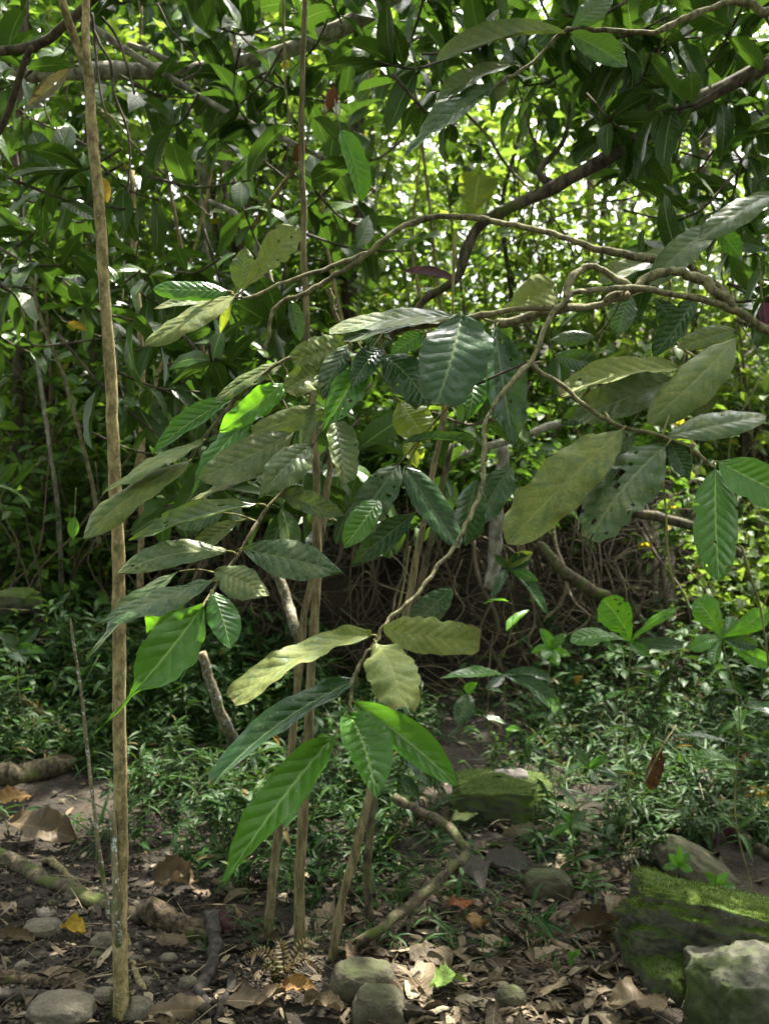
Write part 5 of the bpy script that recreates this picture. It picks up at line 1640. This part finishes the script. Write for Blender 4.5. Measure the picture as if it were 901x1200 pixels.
# ---------------------------------------------------------------- fallen leaves
rd = random.Random(17)
DEAD = []
for k in range(14):
    mb = MB()
    L = 1.0
    sh = ['oblong', 'ellip', 'torn', 'lance', 'ellip', 'obov', 'torn'][k % 7]
    leaf(mb, (0, -0.5, 0), (0, 0.5, 0), rd.uniform(0.34, 0.5), (0, 0, 1), sh, bend=rd.uniform(-0.06, 0.22), fold=rd.uniform(-0.15, 0.5), und=rd.uniform(0.15, 0.4), nl=16, nw=4, seed=k * 3.3, nib=rd.uniform(0, 0.35), twist=rd.uniform(-1.0, 1.0), hole=rd.choice([0, 0, 0.1, 0.18]), side_curl=rd.uniform(-0.6, 0.9), tone=k / 14)
    DEAD.append(mb.mesh("dead_leaf", M['dead']))


def put_dead(px, py, L, mesh, name="dead_leaf", tilt=0.3, lift=0.012):
    p = ground_at(px, py)
    o = bpy.data.objects.new(name, mesh)
    COL.objects.link(o)
    o.location = p + Vector((0, 0, lift))
    o.rotation_euler = (rd.gauss(0, tilt), rd.gauss(0, tilt), rd.uniform(0, 6.28))
    o.scale = (L, L, L * rd.uniform(0.7, 1.1))
    return o


for k in range(290):
    if k < 190:
        px, py = rd.uniform(430, 740), 975 + 275 * rd.random() ** 1.15
    elif k < 225:
        px, py = rd.uniform(250, 450), rd.uniform(1040, 1240)
    elif k < 250:
        px, py = rd.uniform(0, 250), rd.uniform(960, 1200)
    elif k < 270:
        px, py = rd.uniform(480, 640), rd.uniform(770, 930)
    else:
        px, py = rd.uniform(700, 900), rd.uniform(890, 1010)
    o = put_dead(px, py, min(0.2, rd.lognormvariate(math.log(0.118), 0.3)), DEAD[k % 14], tilt=0.3, lift=rd.uniform(0.002, 0.014))
    tag(o, "curled brown dead leaf lying in the leaf litter on the forest floor", "dead leaf", "brown dead leaves of the leaf litter")

# fine litter
lb = MB()
for k in range(4200):
    if k < 2800:
        px, py = rd.uniform(400, 760), rd.uniform(940, 1300)
    elif k < 3600:
        px, py = rd.uniform(-20, 460), rd.uniform(960, 1300)
    else:
        px, py = rd.uniform(0, 900), rd.uniform(770, 960)
    dd = 1783 / max(40, py - 540)
    x, y = (px - 450) / FPX * dd, dd
    z = gz(x, y)
    a, b_ = rd.uniform(0, 6.28), rd.gauss(0.05, .3)
    l_ = rd.uniform(0.012, 0.058)
    p = Vector((x, y, z + 0.006))
    leaf(lb, p, p + Vector((math.cos(a) * l_, math.sin(a) * l_, b_ * l_)), l_ * rd.uniform(0.2, 0.6), Vector((rd.gauss(0, .3), rd.gauss(0, .3), 1)), rd.choice(['ellip', 'torn', 'lance']), bend=rd.uniform(-.1, .2), nl=3, nw=1, tone=rd.random(), seed=k)
o = lb.build("leaf_litter", M['dead'])
tag(o, "crumbled bits of dead leaves covering the soil", "leaf litter", kind="stuff")
# fine twigs
tw = MB()
for k in range(240):
    px, py = rd.uniform(0, 900), rd.uniform(800, 1210)
    dd = 1783 / max(40, py - 540)
    x, y = (px - 450) / FPX * dd, dd
    z = gz(x, y)
    a = rd.uniform(0, 6.28)
    l_ = rd.uniform(0.05, 0.22)
    p = Vector((x, y, z + 0.008))
    q = p + Vector((math.cos(a) * l_, math.sin(a) * l_, rd.uniform(0, .03)))
    tube(tw, [p, p.lerp(q, .5) + Vector((rd.gauss(0, .01), rd.gauss(0, .01), .008)), q], rd.uniform(.0015, .004), .001, 4, 3, 0, 0, k, tone=rd.random())
o = tw.build("twig_litter", M['straw'])
tag(o, "thin broken twigs strewn over the soil", "twig litter", kind="stuff")


def fallen(label, px, py, tx, ty, w, kind, shape='ellip', lift=0.03, bend=0.12, und=0.32, fold=0.25, nib=0.25, name="fallen_leaf"):
    a, b = ground_at(px, py), ground_at(tx, ty)
    dm = (a - CAM).dot(FWD)
    a = a + Vector((0, 0, lift))
    b = b + Vector((0, 0, lift * 0.8))
    mb = MB()
    ax = (b - a).normalized()
    # floor is seen at a grazing angle: real width from the apparent one
    leaf(mb, a, b, w / FPX * dm, Vector((0.1, -0.35, 1)), shape, bend, fold, und, 26, 6, px * 0.13, nib, ((px * 7 + py) % 11 - 5) * 0.16, 0.5, 0.0, ((px + py * 3) % 7 - 3) * 0.2)
    o = mb.build(name, M[kind], None, a)
    tag(o, label, "leaf")
    return o


fallen("bright yellow fallen leaf on the bare soil left of the tan pole", 72, 1098, 102, 1102, 34, 'fall_yellow')
fallen("bright yellow green fallen leaf with a notched tip at the bottom middle", 502, 1176, 534, 1156, 50, 'fall_green', 'obov', lift=0.04)
fallen("orange red fallen leaf curled on the litter right of the arching root", 528, 1078, 552, 1070, 30, 'fall_orange', 'torn', lift=0.045, und=0.4)
fallen("tan fallen leaf tip beside the orange red one", 545, 1088, 572, 1090, 26, 'fall_ochre', 'lance')
fallen("broad silvery grey fallen leaf in the litter before the mossy boulder", 534, 1028, 566, 1058, 50, 'fall_grey', 'ellip', lift=0.04, und=0.3)
fallen("pale grey brown fallen leaf just above the silvery one", 560, 1024, 626, 1032, 40, 'fall_grey', 'oblong', lift=0.03)
fallen("large tan fallen leaf lying across the log at the left", 10, 985, 88, 1000, 45, 'fall_tan', 'oblong', lift=0.07)
fallen("ochre brown narrow fallen leaf at the left edge above the log", -5, 955, 38, 943, 30, 'fall_ochre', 'lance', lift=0.05)
fallen("ochre yellow fallen leaf under the dry fern", 325, 1172, 372, 1174, 30, 'fall_ochre', 'oblong')
fallen("tan fallen leaf near the bottom edge below the fern", 355, 1190, 400, 1196, 34, 'fall_tan', 'torn')
fallen("large pale brown fallen leaf at the bottom left of the pole", 165, 1198, 240, 1192, 46, 'fall_tan', 'torn', lift=0.02)
fallen("broad tan dead leaf propped against the herbs right of the pole", 180, 1055, 228, 1046, 60, 'fall_tan', 'torn', lift=0.05, und=0.3)
fallen("dark red fallen leaf at the end of the rotten log", 245, 1088, 280, 1098, 28, 'fall_red', 'oblong', lift=0.04)
fallen("pale ochre leaf leaning at the moss topped block's left side", 712, 1092, 718, 1066, 40, 'fall_tan', 'ellip', lift=0.06)
fallen("large red brown glossy leaf at the bottom edge before the stones", 715, 1200, 775, 1186, 60, 'fall_orange', 'ellip', lift=0.03) if False else fallen("large tan brown leaf at the bottom edge before the stones", 712, 1199, 778, 1188, 70, 'fall_tan', 'ellip', lift=0.05)
fallen("yellow fallen leaf on the ground at the right edge", 872, 948, 902, 960, 36, 'fall_yellow', 'ellip', lift=0.05)
fallen("orange fallen leaf at the right edge, upper of the bright ones", 868, 906, 890, 900, 30, 'fall_orange', 'ellip', lift=0.06)
fallen("golden fallen leaf beside the orange one at the right", 845, 914, 866, 908, 26, 'fall_yellow', 'ellip', lift=0.05)
fallen("pale yellow leaf lying just left of the mossy boulder", 528, 980, 562, 968, 24, 'dust', 'lance', lift=0.06)
fallen("pale cream leaf on the soil beside the log", 46, 1085, 64, 1076, 26, 'fall_grey', 'heart')
fallen("long pale dead leaf in the bottom left soil", -5, 1112, 42, 1108, 24, 'fall_tan', 'oblong')
fallen("cream brown fallen leaf right of the tan pole", 186, 1112, 222, 1116, 22, 'fall_tan', 'oblong', lift=0.04)
fallen("broad sandy leaf in the lower middle litter, left side", 480, 1140, 530, 1124, 50, 'fall_tan', 'torn', und=0.3)
fallen("broad buff leaf in the litter right of centre near the blocks", 665, 1108, 720, 1096, 44, 'fall_tan', 'torn', und=0.3)
bt = at(572, 950, 4.5) + Vector((0, -0.02, 0.145))
mb = MB()
leaf(mb, bt, bt + Vector((0.17, 0.03, 0.012)), 0.075, Vector((0.1, -0.3, 1)), 'torn', 0.08, 0.2, 0.3, 22, 5, 3.3, 0.25)
tag(mb.build("fallen_leaf", M['fall_grey'], None, bt), "grey brown dead leaf lying on top of the mossy boulder", "leaf")
stem_thing("leaning_stick", "thin bare twig among the right hand herbs with the russet leaf hanging from it", "stick", [ground_at(722, 1000), at(742, 945, 4.05), at(765, 895, 4.08), at(777, 872, 4.1), at(792, 850, 4.15)], 0.005, 0.003, 'bark_stem')
hang_leaf("large russet curled leaf hanging at the right above the herbs", (775, 880), (762, 925), 20, 'russet', 4.1, 'oblong', und=0.12, hole=1e-6)
